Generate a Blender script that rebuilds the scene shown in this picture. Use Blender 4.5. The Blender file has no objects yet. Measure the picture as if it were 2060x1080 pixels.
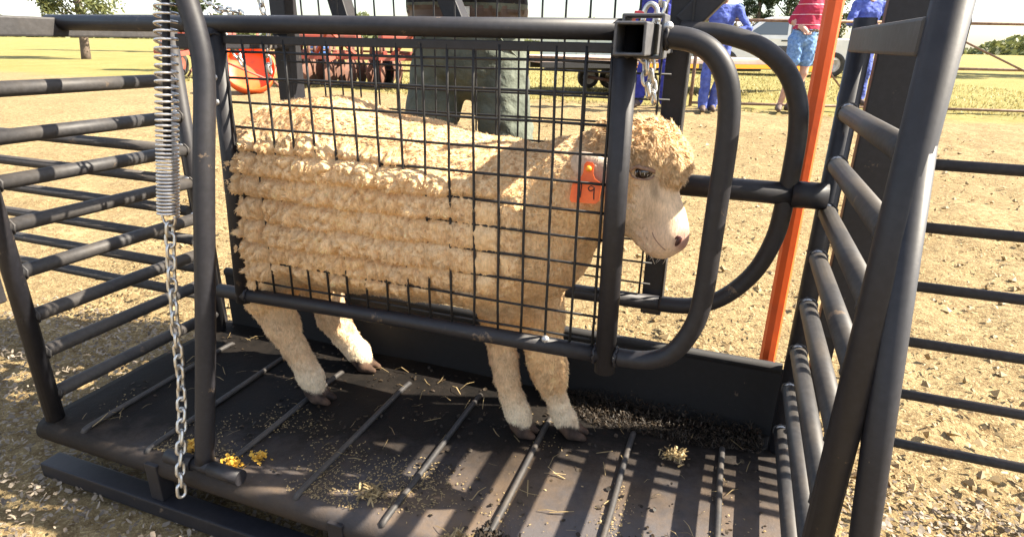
import bpy, bmesh, math, random
import numpy as np
from mathutils import Vector, Matrix
from mathutils.bvhtree import BVHTree

random.seed(7)
RNG = np.random.default_rng(11)
SC = bpy.context.scene
COL = SC.collection
R = math.radians

# ------------------------------------------------------------------ camera
cam_d = bpy.data.cameras.new('camera')
cam = bpy.data.objects.new('camera', cam_d)
COL.objects.link(cam)
YAW, PITCH, ROLL = R(19.8135), R(20.662), R(1.0488)
fwd = Vector((-math.sin(YAW) * math.cos(PITCH), math.cos(YAW) * math.cos(PITCH), -math.sin(PITCH)))
rgt = Vector((math.cos(YAW), math.sin(YAW), 0))
upv = rgt.cross(fwd)
r2 = rgt * math.cos(ROLL) + upv * math.sin(ROLL)
u2 = -rgt * math.sin(ROLL) + upv * math.cos(ROLL)
mw = Matrix.Identity(4)
for i in range(3):
    mw[i][0], mw[i][1], mw[i][2] = r2[i], u2[i], -fwd[i]
mw[0][3], mw[1][3], mw[2][3] = 0.9934, -1.0125, 0.88
cam.matrix_world = mw
cam_d.sensor_width = 36
cam_d.lens = 1210 / 2060 * 36
cam_d.clip_start = 0.02
cam_d.clip_end = 3000
SC.camera = cam

# ------------------------------------------------------------------ sky and sun
SUN = Vector((1.03, 0.335, 1.0)).normalized()
EL = math.asin(SUN.z)
AZ = math.atan2(SUN.x, SUN.y)
world = bpy.data.worlds.new('World')
SC.world = world
world.use_nodes = True
wn, wl = world.node_tree.nodes, world.node_tree.links
bg = wn['Background']
sky = wn.new('ShaderNodeTexSky')
sky.sky_type = 'NISHITA'
sky.sun_disc = False
sky.sun_elevation = EL
sky.sun_rotation = AZ
sky.air_density = 1.0
sky.dust_density = 1.3
sky.ozone_density = 1.0
tc = wn.new('ShaderNodeTexCoord')
mp = wn.new('ShaderNodeMapping')
mp.inputs['Scale'].default_value = (1, 1, 3.2)
mp.inputs['Location'].default_value = (3.1, 1.7, 0.4)
nz = wn.new('ShaderNodeTexNoise')
nz.inputs['Scale'].default_value = 2.1
nz.inputs['Detail'].default_value = 7
nz.inputs['Roughness'].default_value = 0.58
cr = wn.new('ShaderNodeValToRGB')
cr.color_ramp.elements[0].position = 0.47
cr.color_ramp.elements[1].position = 0.72
mx = wn.new('ShaderNodeMix')
mx.data_type = 'RGBA'
mx.inputs['B'].default_value = (9.6, 9.7, 9.9, 1)
wl.new(tc.outputs['Generated'], mp.inputs['Vector'])
wl.new(mp.outputs['Vector'], nz.inputs['Vector'])
wl.new(nz.outputs['Fac'], cr.inputs['Fac'])
wl.new(cr.outputs['Color'], mx.inputs['Factor'])
wl.new(sky.outputs['Color'], mx.inputs['A'])
wl.new(mx.outputs['Result'], bg.inputs['Color'])
bg.inputs['Strength'].default_value = 0.072

sun_d = bpy.data.lights.new('sun', 'SUN')
sun_d.energy = 5.0
sun_d.angle = R(0.53)
sun_d.color = (1.0, 0.90, 0.74)
sun = bpy.data.objects.new('sun', sun_d)
sun.rotation_euler = (-SUN).to_track_quat('-Z', 'Y').to_euler()
sun.location = (6, 3, 8)
COL.objects.link(sun)

vs = SC.view_settings
vs.view_transform = 'Standard'
vs.look = 'None'
vs.exposure = 2.15
vs.gamma = 1.0
vs.use_curve_mapping = False
SC.render.engine = 'CYCLES'
SC.cycles.use_denoising = True
SC.cycles.max_bounces = 8
SC.cycles.diffuse_bounces = 4
SC.cycles.caustics_reflective = False
SC.cycles.caustics_refractive = False

# ------------------------------------------------------------------ helpers: noise
def _hash(ix, iy, iz, seed):
    h = (ix.astype(np.int64) * 374761393 + iy.astype(np.int64) * 668265263 + iz.astype(np.int64) * 2147483647 + seed * 974634777)
    h = (h ^ (h >> 13)) * 1274126177
    h = h & 0x7fffffffffff
    h = (h ^ (h >> 16)) & 0xffffff
    return h.astype(np.float64) / 0xffffff

def vnoise(P, scale, seed=0):
    """value noise in -1..1 at points P, feature size about 1/scale"""
    Q = np.asarray(P, float) * scale
    I = np.floor(Q).astype(np.int64)
    F = Q - I
    F = F * F * F * (F * (F * 6 - 15) + 10)
    out = 0
    for dx in (0, 1):
        wx = F[:, 0] if dx else 1 - F[:, 0]
        for dy in (0, 1):
            wy = F[:, 1] if dy else 1 - F[:, 1]
            for dz in (0, 1):
                wz = F[:, 2] if dz else 1 - F[:, 2]
                out = out + wx * wy * wz * _hash(I[:, 0] + dx, I[:, 1] + dy, I[:, 2] + dz, seed)
    return out * 2 - 1

def fbm(P, scale, octs=3, seed=0):
    s, a = 0, 1.0
    for o in range(octs):
        s = s + a * vnoise(P, scale * 2 ** o, seed + o)
        a *= 0.5
    return s

def worley(P, scale, seed=0):
    Q = np.asarray(P, float) * scale
    I = np.floor(Q).astype(np.int64)
    f1 = np.full(len(Q), 9.0)
    f2 = np.full(len(Q), 9.0)
    cid = np.zeros(len(Q))
    for dx in (-1, 0, 1):
        for dy in (-1, 0, 1):
            for dz in (-1, 0, 1):
                c = I + np.array([dx, dy, dz])
                h1 = _hash(c[:, 0], c[:, 1], c[:, 2], seed)
                h2 = _hash(c[:, 0], c[:, 1], c[:, 2], seed + 17)
                h3 = _hash(c[:, 0], c[:, 1], c[:, 2], seed + 31)
                d = np.sqrt((c[:, 0] + h1 - Q[:, 0]) ** 2 + (c[:, 1] + h2 - Q[:, 1]) ** 2 + (c[:, 2] + h3 - Q[:, 2]) ** 2)
                n = d < f1
                f2 = np.where(n, f1, np.minimum(f2, d))
                cid = np.where(n, h1, cid)
                f1 = np.where(n, d, f1)
    return f1, f2, cid

def worley_c(P, scale, seed=0):
    Q = np.asarray(P, float) * scale
    I = np.floor(Q).astype(np.int64)
    f1 = np.full(len(Q), 9.0)
    C = np.zeros_like(Q)
    cid = np.zeros(len(Q))
    for dx in (-1, 0, 1):
        for dy in (-1, 0, 1):
            for dz in (-1, 0, 1):
                c = I + np.array([dx, dy, dz])
                h = [_hash(c[:, 0], c[:, 1], c[:, 2], seed + k) for k in (0, 17, 31)]
                p = c + np.stack(h, 1)
                d = np.linalg.norm(p - Q, axis=1)
                n = d < f1
                C[n] = p[n]
                cid = np.where(n, h[0], cid)
                f1 = np.where(n, d, f1)
    return C / scale, cid, f1

def sst(a, b, x):
    t = np.clip((x - a) / (b - a), 0, 1)
    return t * t * (3 - 2 * t)

# ------------------------------------------------------------------ helpers: meshes
class MB:
    """collects shapes; build() links them as ONE mesh object"""
    def __init__(s):
        s.v, s.f, s.sm = [], [], []

    def add(s, vs_, fs, smooth=False):
        b = len(s.v)
        s.v += [tuple(p) for p in vs_]
        s.f += [tuple(i + b for i in q) for q in fs]
        s.sm += [smooth] * len(fs)
        return s

    def box(s, lo, hi, M=None, bev=0.0):
        x0, y0, z0 = lo
        x1, y1, z1 = hi
        if bev <= 0:
            v = [(x0, y0, z0), (x1, y0, z0), (x1, y1, z0), (x0, y1, z0), (x0, y0, z1), (x1, y0, z1), (x1, y1, z1), (x0, y1, z1)]
            f = [(0, 3, 2, 1), (4, 5, 6, 7), (0, 1, 5, 4), (1, 2, 6, 5), (2, 3, 7, 6), (3, 0, 4, 7)]
        else:
            bm = bmesh.new()
            bmesh.ops.create_cube(bm, size=1)
            for w in bm.verts:
                w.co = Vector(((x0 + x1) / 2 + w.co.x * (x1 - x0), (y0 + y1) / 2 + w.co.y * (y1 - y0), (z0 + z1) / 2 + w.co.z * (z1 - z0)))
            bmesh.ops.bevel(bm, geom=list(bm.edges), offset=bev, segments=2, affect='EDGES', profile=0.6)
            bm.verts.index_update()
            v = [tuple(w.co) for w in bm.verts]
            f = [tuple(w.index for w in q.verts) for q in bm.faces]
            bm.free()
        if M is not None:
            v = [tuple(M @ Vector(p)) for p in v]
        return s.add(v, f)

    def bar(s, a, b, w, h, up=(0, 0, 1), bev=0.0):
        a, b, up = Vector(a), Vector(b), Vector(up)
        d = (b - a)
        L = d.length
        d.normalize()
        x = d.cross(up)
        if x.length < 1e-4:
            x = d.cross(Vector((0, 1, 0)))
        x.normalize()
        y = x.cross(d)
        M = Matrix(((x.x, d.x, y.x, a.x), (x.y, d.y, y.y, a.y), (x.z, d.z, y.z, a.z), (0, 0, 0, 1)))
        return s.box((-w / 2, 0, -h / 2), (w / 2, L, h / 2), M, bev)

    def tube(s, pts, r, seg=12, closed=False, cap=True):
        P = [Vector(p) for p in pts]
        n = len(P)
        rr = r if hasattr(r, '__len__') else [r] * n
        T = []
        for i in range(n):
            if closed:
                t = P[(i + 1) % n] - P[i - 1]
            else:
                t = P[min(i + 1, n - 1)] - P[max(i - 1, 0)]
            T.append(t.normalized())
        ref = Vector((0, 0, 1)) if abs(T[0].z) < 0.9 else Vector((1, 0, 0))
        N = (ref - T[0] * ref.dot(T[0])).normalized()
        vs_, fs = [], []
        for i in range(n):
            N = (N - T[i] * N.dot(T[i])).normalized()
            B = T[i].cross(N)
            for k in range(seg):
                a = 2 * math.pi * k / seg
                vs_.append(P[i] + (N * math.cos(a) + B * math.sin(a)) * rr[i])
        m = n if closed else n - 1
        for i in range(m):
            for k in range(seg):
                a, b = i * seg + k, i * seg + (k + 1) % seg
                c, d = ((i + 1) % n) * seg + (k + 1) % seg, ((i + 1) % n) * seg + k
                fs.append((a, b, c, d))
        b0 = len(s.v)
        s.add(vs_, fs, True)
        if cap and not closed:
            s.f.append(tuple(b0 + k for k in reversed(range(seg))))
            s.f.append(tuple(b0 + (n - 1) * seg + k for k in range(seg)))
            s.sm += [False, False]
        return s

    def lathe(s, prof, seg=24, M=None):
        vs_, fs = [], []
        n = len(prof)
        for r_, z in prof:
            for k in range(seg):
                a = 2 * math.pi * k / seg
                vs_.append(Vector((r_ * math.cos(a), r_ * math.sin(a), z)))
        for i in range(n - 1):
            for k in range(seg):
                fs.append((i * seg + k, i * seg + (k + 1) % seg, (i + 1) * seg + (k + 1) % seg, (i + 1) * seg + k))
        if M is not None:
            vs_ = [M @ p for p in vs_]
        return s.add(vs_, fs, True)

    def ball(s, c, r, M=None, seg=14, rings=8):
        rx, ry, rz = r if hasattr(r, '__len__') else (r, r, r)
        vs_, fs = [], []
        for i in range(rings + 1):
            th = math.pi * i / rings
            for k in range(seg):
                a = 2 * math.pi * k / seg
                p = Vector((rx * math.sin(th) * math.cos(a), ry * math.sin(th) * math.sin(a), rz * math.cos(th)))
                vs_.append((M @ p if M is not None else p) + Vector(c))
        for i in range(rings):
            for k in range(seg):
                fs.append((i * seg + k, (i + 1) * seg + k, (i + 1) * seg + (k + 1) % seg, i * seg + (k + 1) % seg))
        return s.add(vs_, fs, True)

    def mesh(s, name):
        me = bpy.data.meshes.new(name)
        me.from_pydata(s.v, [], s.f)
        me.polygons.foreach_set('use_smooth', s.sm)
        me.update()
        return me

    def build(s, name, mat, parent=None):
        me = s.mesh(name)
        return obj(name, me, mat, parent)

def obj(name, me, mat=None, parent=None):
    o = bpy.data.objects.new(name, me)
    COL.objects.link(o)
    if mat is not None:
        for m in (mat if isinstance(mat, (list, tuple)) else [mat]):
            me.materials.append(m)
    if parent is not None:
        o.parent = parent
        bpy_parents.append((o, parent))
    return o

bpy_parents = []

def inst(name, me, parent=None, M=None):
    o = bpy.data.objects.new(name, me)
    COL.objects.link(o)
    if parent is not None:
        o.parent = parent
    if M is not None:
        o.matrix_local = M
    return o

def tag(o, label=None, cat=None, group=None, kind=None):
    if label:
        o['label'] = label
    if cat:
        o['category'] = cat
    if group:
        o['group'] = group
    if kind:
        o['kind'] = kind
    return o

def empty(name, loc=(0, 0, 0), rz=0.0):
    o = bpy.data.objects.new(name, None)
    COL.objects.link(o)
    o.location = loc
    o.rotation_euler = (0, 0, rz)
    o.empty_display_size = 0.1
    return o

def fast_mesh(name, V, tris, smooth=True, nper=3):
    me = bpy.data.meshes.new(name)
    V = np.ascontiguousarray(V, np.float32)
    tris = np.ascontiguousarray(tris, np.int32)
    me.vertices.add(len(V))
    me.vertices.foreach_set('co', V.ravel())
    me.loops.add(tris.size)
    me.loops.foreach_set('vertex_index', tris.ravel())
    me.polygons.add(len(tris))
    me.polygons.foreach_set('loop_start', np.arange(len(tris), dtype=np.int32) * nper)
    me.polygons.foreach_set('loop_total', np.full(len(tris), nper, np.int32))
    me.polygons.foreach_set('use_smooth', np.full(len(tris), smooth, bool))
    me.update(calc_edges=True)
    return me

def set_col(me, C, name='Col'):
    at = me.color_attributes.new(name, 'FLOAT_COLOR', 'POINT')
    C4 = np.ones((len(C), 4), np.float32)
    C4[:, :3] = C
    at.data.foreach_set('color', C4.ravel())

# ------------------------------------------------------------------ helpers: implicit bodies
class Field:
    def __init__(s, lo, hi, h):
        s.lo = np.array(lo, float)
        s.h = h
        s.n = np.ceil((np.array(hi) - s.lo) / h).astype(int) + 1
        s.val = np.full(s.n, 1.0, np.float32)
        s.best = np.full(s.n, 1.0, np.float32)
        s.tag = np.zeros(s.n, np.int16)

    def _sub(s, lo, hi):
        a = np.maximum(np.floor((np.array(lo) - s.lo) / s.h).astype(int), 0)
        b = np.minimum(np.ceil((np.array(hi) - s.lo) / s.h).astype(int) + 1, s.n)
        if (b <= a).any():
            return None, None
        ax = [(s.lo[i] + s.h * np.arange(a[i], b[i])).astype(np.float32) for i in range(3)]
        g = np.meshgrid(*ax, indexing='ij', sparse=True)
        return (slice(a[0], b[0]), slice(a[1], b[1]), slice(a[2], b[2])), g

    def _put(s, sl, d, k, t):
        v = s.val[sl]
        hh = np.maximum(k - np.abs(v - d), 0) / k
        s.val[sl] = np.minimum(v, d) - hh * hh * k * 0.25
        b = s.best[sl]
        n = d < b
        s.best[sl] = np.where(n, d, b)
        s.tag[sl] = np.where(n, t, s.tag[sl])

    def cone(s, a, b, ra, rb, t=0, k=0.03, sq=(1, 1, 1)):
        a, b, sq = np.array(a, float), np.array(b, float), np.array(sq, float)
        m = max(ra, rb) + k + s.h * 2
        sl, g = s._sub(np.minimum(a, b) - m * np.maximum(sq, 1), np.maximum(a, b) + m * np.maximum(sq, 1))
        if sl is None:
            return
        ba = (b - a) / sq
        L2 = max(float(ba @ ba), 1e-12)
        p = [(g[i] - a[i]) / sq[i] for i in range(3)]
        tt = np.clip((p[0] * ba[0] + p[1] * ba[1] + p[2] * ba[2]) / L2, 0, 1)
        d = np.sqrt((p[0] - tt * ba[0]) ** 2 + (p[1] - tt * ba[1]) ** 2 + (p[2] - tt * ba[2]) ** 2) - (ra + tt * (rb - ra))
        s._put(sl, d.astype(np.float32), k, t)

    def ell(s, c, r, t=0, k=0.03, rot=None):
        c, r = np.array(c, float), np.array(r, float)
        m = (r.max() if rot is not None else r) + k + s.h * 2
        sl, g = s._sub(c - m, c + m)
        if sl is None:
            return
        p = [g[i] - c[i] for i in range(3)]
        if rot is not None:
            Rm = np.array(rot)
            p = [Rm[0, i] * p[0] + Rm[1, i] * p[1] + Rm[2, i] * p[2] for i in range(3)]
        k0 = np.sqrt((p[0] / r[0]) ** 2 + (p[1] / r[1]) ** 2 + (p[2] / r[2]) ** 2)
        k1 = np.sqrt((p[0] / r[0] ** 2) ** 2 + (p[1] / r[1] ** 2) ** 2 + (p[2] / r[2] ** 2) ** 2) + 1e-9
        s._put(sl, (k0 * (k0 - 1) / k1).astype(np.float32), k, t)

    def nets(s):
        V = s.val
        S = V < 0
        n = np.array(V.shape) - 1
        cnt = np.zeros(n, np.int8)
        for dx in (0, 1):
            for dy in (0, 1):
                for dz in (0, 1):
                    cnt += S[dx:n[0] + dx, dy:n[1] + dy, dz:n[2] + dz]
        act = (cnt > 0) & (cnt < 8)
        idx = np.argwhere(act)
        vid = np.full(n, -1, np.int64)
        vid[act] = np.arange(len(idx))
        acc = np.zeros((len(idx), 3))
        c = np.zeros(len(idx))
        corners = [(0, 0, 0), (1, 0, 0), (0, 1, 0), (1, 1, 0), (0, 0, 1), (1, 0, 1), (0, 1, 1), (1, 1, 1)]
        edges = [(0, 1), (2, 3), (4, 5), (6, 7), (0, 2), (1, 3), (4, 6), (5, 7), (0, 4), (1, 5), (2, 6), (3, 7)]
        cv = [V[idx[:, 0] + q[0], idx[:, 1] + q[1], idx[:, 2] + q[2]].astype(float) for q in corners]
        for a, b in edges:
            m = (cv[a] < 0) != (cv[b] < 0)
            t = np.where(m, cv[a] / np.where(m, cv[a] - cv[b], 1), 0)
            pa, pb = np.array(corners[a], float), np.array(corners[b], float)
            acc += np.where(m[:, None], pa + (pb - pa) * t[:, None], 0)
            c += m
        P = s.lo + s.h * (idx + acc / c[:, None])
        F = []
        for ax in range(3):
            o1, o2 = [(1, 2), (2, 0), (0, 1)][ax]
            A = np.take(S, range(0, n[ax]), ax)
            B = np.take(S, range(1, n[ax] + 1), ax)
            e = np.argwhere(A != B)
            ok = (e[:, o1] > 0) & (e[:, o2] > 0) & (e[:, o1] < n[o1]) & (e[:, o2] < n[o2])
            e = e[ok]
            ins = S[e[:, 0], e[:, 1], e[:, 2]]
            q = []
            for a, b in ((1, 1), (0, 1), (0, 0), (1, 0)):
                ee = e.copy()
                ee[:, o1] -= a
                ee[:, o2] -= b
                q.append(vid[ee[:, 0], ee[:, 1], ee[:, 2]])
            q = np.stack(q, 1)
            q = np.where(ins[:, None], q, q[:, ::-1])
            F.append(q)
        F = np.concatenate(F)
        ti = np.clip(np.round((P - s.lo) / s.h).astype(int), 0, s.n - 1)
        T = s.tag[ti[:, 0], ti[:, 1], ti[:, 2]]
        return P, F, T

def vnormals(P, F):
    n = np.cross(P[F[:, 2]] - P[F[:, 0]], P[F[:, 3]] - P[F[:, 1]])
    N = np.zeros_like(P)
    for i in range(F.shape[1]):
        for a in range(3):
            N[:, a] += np.bincount(F[:, i], n[:, a], len(P))
    return N / (np.linalg.norm(N, axis=1, keepdims=True) + 1e-12)

def lap(P, F, it=2, w=0.5):
    E = np.concatenate([F[:, [0, 1]], F[:, [1, 2]], F[:, [2, 3]], F[:, [3, 0]]])
    E = np.concatenate([E, E[:, ::-1]])
    deg = np.bincount(E[:, 0], minlength=len(P))[:, None].clip(1)
    for _ in range(it):
        A = np.stack([np.bincount(E[:, 0], P[E[:, 1], a], len(P)) for a in range(3)], 1) / deg
        P = P + (A - P) * w
    return P
# ------------------------------------------------------------------ materials
def nmat(name):
    m = bpy.data.materials.new(name)
    m.use_nodes = True
    nt = m.node_tree
    return m, nt.nodes, nt.links, nt.nodes['Principled BSDF']

def tex_noise(N, L, scale, detail=4, rough=0.55, coord='Object', stretch=None, dist=0.0):
    t = N.new('ShaderNodeTexCoord')
    n = N.new('ShaderNodeTexNoise')
    n.inputs['Scale'].default_value = scale
    n.inputs['Detail'].default_value = detail
    n.inputs['Roughness'].default_value = rough
    n.inputs['Distortion'].default_value = dist
    if stretch:
        mp_ = N.new('ShaderNodeMapping')
        mp_.inputs['Scale'].default_value = stretch
        L.new(t.outputs[coord], mp_.inputs['Vector'])
        L.new(mp_.outputs['Vector'], n.inputs['Vector'])
    else:
        L.new(t.outputs[coord], n.inputs['Vector'])
    return n.outputs['Fac']

def ramp(N, L, fac, a, b, ca=(0, 0, 0), cb=(1, 1, 1)):
    r = N.new('ShaderNodeValToRGB')
    r.color_ramp.elements[0].position = a
    r.color_ramp.elements[1].position = b
    r.color_ramp.elements[0].color = (*ca, 1)
    r.color_ramp.elements[1].color = (*cb, 1)
    L.new(fac, r.inputs['Fac'])
    return r.outputs['Color']

def mixc(N, L, fac, a, b):
    m = N.new('ShaderNodeMix')
    m.data_type = 'RGBA'
    for key, v in (('Factor', fac), ('A', a), ('B', b)):
        if isinstance(v, (int, float)):
            m.inputs[key].default_value = v
        elif isinstance(v, tuple):
            m.inputs[key].default_value = (*v, 1)
        else:
            L.new(v, m.inputs[key])
    return m.outputs['Result']

def bump(N, L, B, h, strength=0.4, dist=0.002):
    b = N.new('ShaderNodeBump')
    b.inputs['Strength'].default_value = strength
    b.inputs['Distance'].default_value = dist
    L.new(h, b.inputs['Height'])
    L.new(b.outputs['Normal'], B.inputs['Normal'])

def pmat(name, c1, c2=None, scale=8, rough=0.6, metal=0.0, bs=0.0, bscale=None, lo=0.35, hi=0.65, rvar=0.0, spec=0.5, bdist=0.002, stretch=None):
    m, N, L, B = nmat(name)
    B.inputs['Roughness'].default_value = rough
    B.inputs['Metallic'].default_value = metal
    B.inputs['Specular IOR Level'].default_value = spec
    if c2 is not None:
        f = tex_noise(N, L, scale, 5, stretch=stretch)
        L.new(ramp(N, L, f, lo, hi, c1, c2), B.inputs['Base Color'])
    else:
        B.inputs['Base Color'].default_value = (*c1, 1)
    if rvar:
        f = tex_noise(N, L, scale * 2.3, 4)
        r = N.new('ShaderNodeMapRange')
        r.inputs['To Min'].default_value = max(rough - rvar, 0.05)
        r.inputs['To Max'].default_value = min(rough + rvar, 1)
        L.new(f, r.inputs['Value'])
        L.new(r.outputs['Result'], B.inputs['Roughness'])
    if bs:
        bump(N, L, B, tex_noise(N, L, bscale or scale * 4, 4, stretch=stretch), bs, bdist)
    return m

def make_paint(name, base, dust=(0.20, 0.15, 0.095), amount=0.25, rough=0.38):
    m, N, L, B = nmat(name)
    f1 = tex_noise(N, L, 5.0, 6, 0.65)
    f2 = tex_noise(N, L, 90.0, 3, 0.6)
    var = mixc(N, L, ramp(N, L, f2, 0.4, 0.7), base, tuple(min(1, c * 1.5) for c in base))
    geo = N.new('ShaderNodeNewGeometry')
    sep = N.new('ShaderNodeSeparateXYZ')
    L.new(geo.outputs['Normal'], sep.inputs['Vector'])
    upf = N.new('ShaderNodeMapRange')
    upf.inputs['From Min'].default_value = -0.2
    upf.inputs['From Max'].default_value = 1.0
    upf.inputs['To Min'].default_value = 0.25
    L.new(sep.outputs['Z'], upf.inputs['Value'])
    d = N.new('ShaderNodeMath')
    d.operation = 'MULTIPLY'
    L.new(ramp(N, L, f1, 0.42, 0.8), d.inputs[0])
    L.new(upf.outputs['Result'], d.inputs[1])
    d2 = N.new('ShaderNodeMath')
    d2.operation = 'MULTIPLY'
    d2.inputs[1].default_value = amount
    L.new(d.outputs['Value'], d2.inputs[0])
    f4 = tex_noise(N, L, 17.0, 9, 0.74)
    chip = mixc(N, L, ramp(N, L, f4, 0.635, 0.665), mixc(N, L, d2.outputs['Value'], var, dust), (0.105, 0.075, 0.052))
    L.new(chip, B.inputs['Base Color'])
    r = N.new('ShaderNodeMapRange')
    r.inputs['To Min'].default_value = rough
    r.inputs['To Max'].default_value = rough + 0.3
    L.new(f1, r.inputs['Value'])
    L.new(r.outputs['Result'], B.inputs['Roughness'])
    B.inputs['Specular IOR Level'].default_value = 0.36
    bump(N, L, B, f2, 0.12, 0.001)
    return m

M = {}
M['paint'] = make_paint('charcoal_paint', (0.0095, 0.0095, 0.0125), amount=0.10)
M['paint_gate'] = make_paint('dusty_charcoal_paint', (0.026, 0.025, 0.026), amount=0.30, rough=0.42)
M['paint_sq'] = make_paint('worn_grey_paint', (0.060, 0.060, 0.064), amount=0.2, rough=0.42)
M['wire'] = make_paint('wire_paint', (0.009, 0.009, 0.010), amount=0.08, rough=0.42)
M['black'] = make_paint('black_board', (0.004, 0.004, 0.005), amount=0.04, rough=0.6)
M['orange'] = pmat('orange_paint', (0.74, 0.105, 0.014), (0.50, 0.075, 0.020), 9, 0.5, rvar=0.15, bs=0.15, bscale=60, lo=0.45, hi=0.75)
M['steel'] = pmat('zinc_steel', (0.62, 0.60, 0.56), (0.40, 0.39, 0.37), 60, 0.34, 0.85, bs=0.15, bscale=220, rvar=0.12)
M['spring'] = pmat('spring_steel', (0.66, 0.64, 0.62), (0.46, 0.44, 0.42), 40, 0.30, 0.8, rvar=0.1)
M['rust'] = pmat('rusty_pipe', (0.16, 0.085, 0.05), (0.26, 0.17, 0.11), 22, 0.75, bs=0.2, bscale=90)
M['galv'] = pmat('galvanised_pipe', (0.36, 0.36, 0.36), (0.24, 0.24, 0.24), 18, 0.5, 0.4)
M['redplastic'] = pmat('red_plastic', (0.55, 0.02, 0.02), None, rough=0.35)
M['machred'] = pmat('faded_red_paint', (0.36, 0.060, 0.035), (0.20, 0.075, 0.05), 9, 0.65, bs=0.1)
M['machrust'] = pmat('rusted_iron', (0.17, 0.075, 0.045), (0.10, 0.05, 0.035), 16, 0.8, bs=0.2)
M['rubber'] = pmat('tyre_rubber', (0.022, 0.021, 0.020), (0.05, 0.044, 0.037), 10, 0.8, bs=0.2, bscale=60)
M['rim'] = pmat('painted_rim', (0.55, 0.52, 0.50), (0.36, 0.30, 0.27), 14, 0.5)
M['deck'] = pmat('trailer_deck', (0.46, 0.36, 0.31), (0.36, 0.27, 0.22), 6, 0.7)
M['amber'] = pmat('amber_strip', (0.80, 0.30, 0.02), None, rough=0.4)
M['white_car'] = pmat('white_car_paint', (0.78, 0.76, 0.74), (0.70, 0.68, 0.66), 3, 0.25)
M['glass'] = pmat('dark_glass', (0.10, 0.12, 0.14), None, rough=0.06, spec=0.8)
M['blackplastic'] = pmat('black_plastic', (0.02, 0.02, 0.022), None, rough=0.5)
M['shed'] = pmat('pale_sheet', (0.66, 0.70, 0.66), (0.58, 0.64, 0.62), 2, 0.6)
M['brick'] = pmat('brown_brick', (0.24, 0.13, 0.09), (0.30, 0.18, 0.13), 12, 0.85)
M['bark'] = pmat('bark', (0.13, 0.095, 0.07), (0.08, 0.06, 0.045), 12, 0.9, bs=0.5, bscale=30, bdist=0.02)
M['bluetarp'] = pmat('blue_drum', (0.04, 0.10, 0.34), (0.06, 0.16, 0.42), 7, 0.5)
M['yellowp'] = pmat('yellow_paint', (0.62, 0.45, 0.04), None, rough=0.5)
M['weld'] = pmat('silver_weld', (0.50, 0.50, 0.50), (0.28, 0.28, 0.29), 200, 0.4, 0.7, bs=0.6, bscale=300)
M['rubberfoot'] = M['blackplastic']

def leafmat(name, a, b):
    m, N, L, B = nmat(name)
    oi = N.new('ShaderNodeNewGeometry')
    col = mixc(N, L, oi.outputs['Random Per Island'], a, b)
    L.new(col, B.inputs['Base Color'])
    B.inputs['Roughness'].default_value = 0.6
    tr = N.new('ShaderNodeBsdfTranslucent')
    L.new(col, tr.inputs['Color'])
    ms = N.new('ShaderNodeMixShader')
    ms.inputs['Fac'].default_value = 0.3
    out = [n for n in N if n.type == 'OUTPUT_MATERIAL'][0]
    L.new(B.outputs['BSDF'], ms.inputs[1])
    L.new(tr.outputs['BSDF'], ms.inputs[2])
    L.new(ms.outputs['Shader'], out.inputs['Surface'])
    return m

M['leaf_pine'] = leafmat('pine_foliage', (0.035, 0.060, 0.028), (0.075, 0.105, 0.040))
M['leaf_gum'] = leafmat('gum_foliage', (0.085, 0.105, 0.040), (0.16, 0.17, 0.060))
M['leaf_dry'] = leafmat('dry_foliage', (0.12, 0.11, 0.05), (0.20, 0.17, 0.08))
M['straw'] = leafmat('chopped_straw', (0.19, 0.135, 0.062), (0.42, 0.315, 0.155))
M['chips'] = leafmat('wood_chips', (0.085, 0.065, 0.048), (0.34, 0.28, 0.21))
M['dung'] = leafmat('dark_litter', (0.008, 0.0055, 0.0035), (0.050, 0.032, 0.016))
M['yellowclump'] = leafmat('yellow_meal', (0.62, 0.33, 0.03), (0.78, 0.50, 0.08))
M['clod'] = leafmat('dry_clods', (0.22, 0.15, 0.068), (0.40, 0.30, 0.15))
M['grassblade'] = leafmat('dry_grass', (0.23, 0.20, 0.065), (0.38, 0.31, 0.12))

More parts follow.
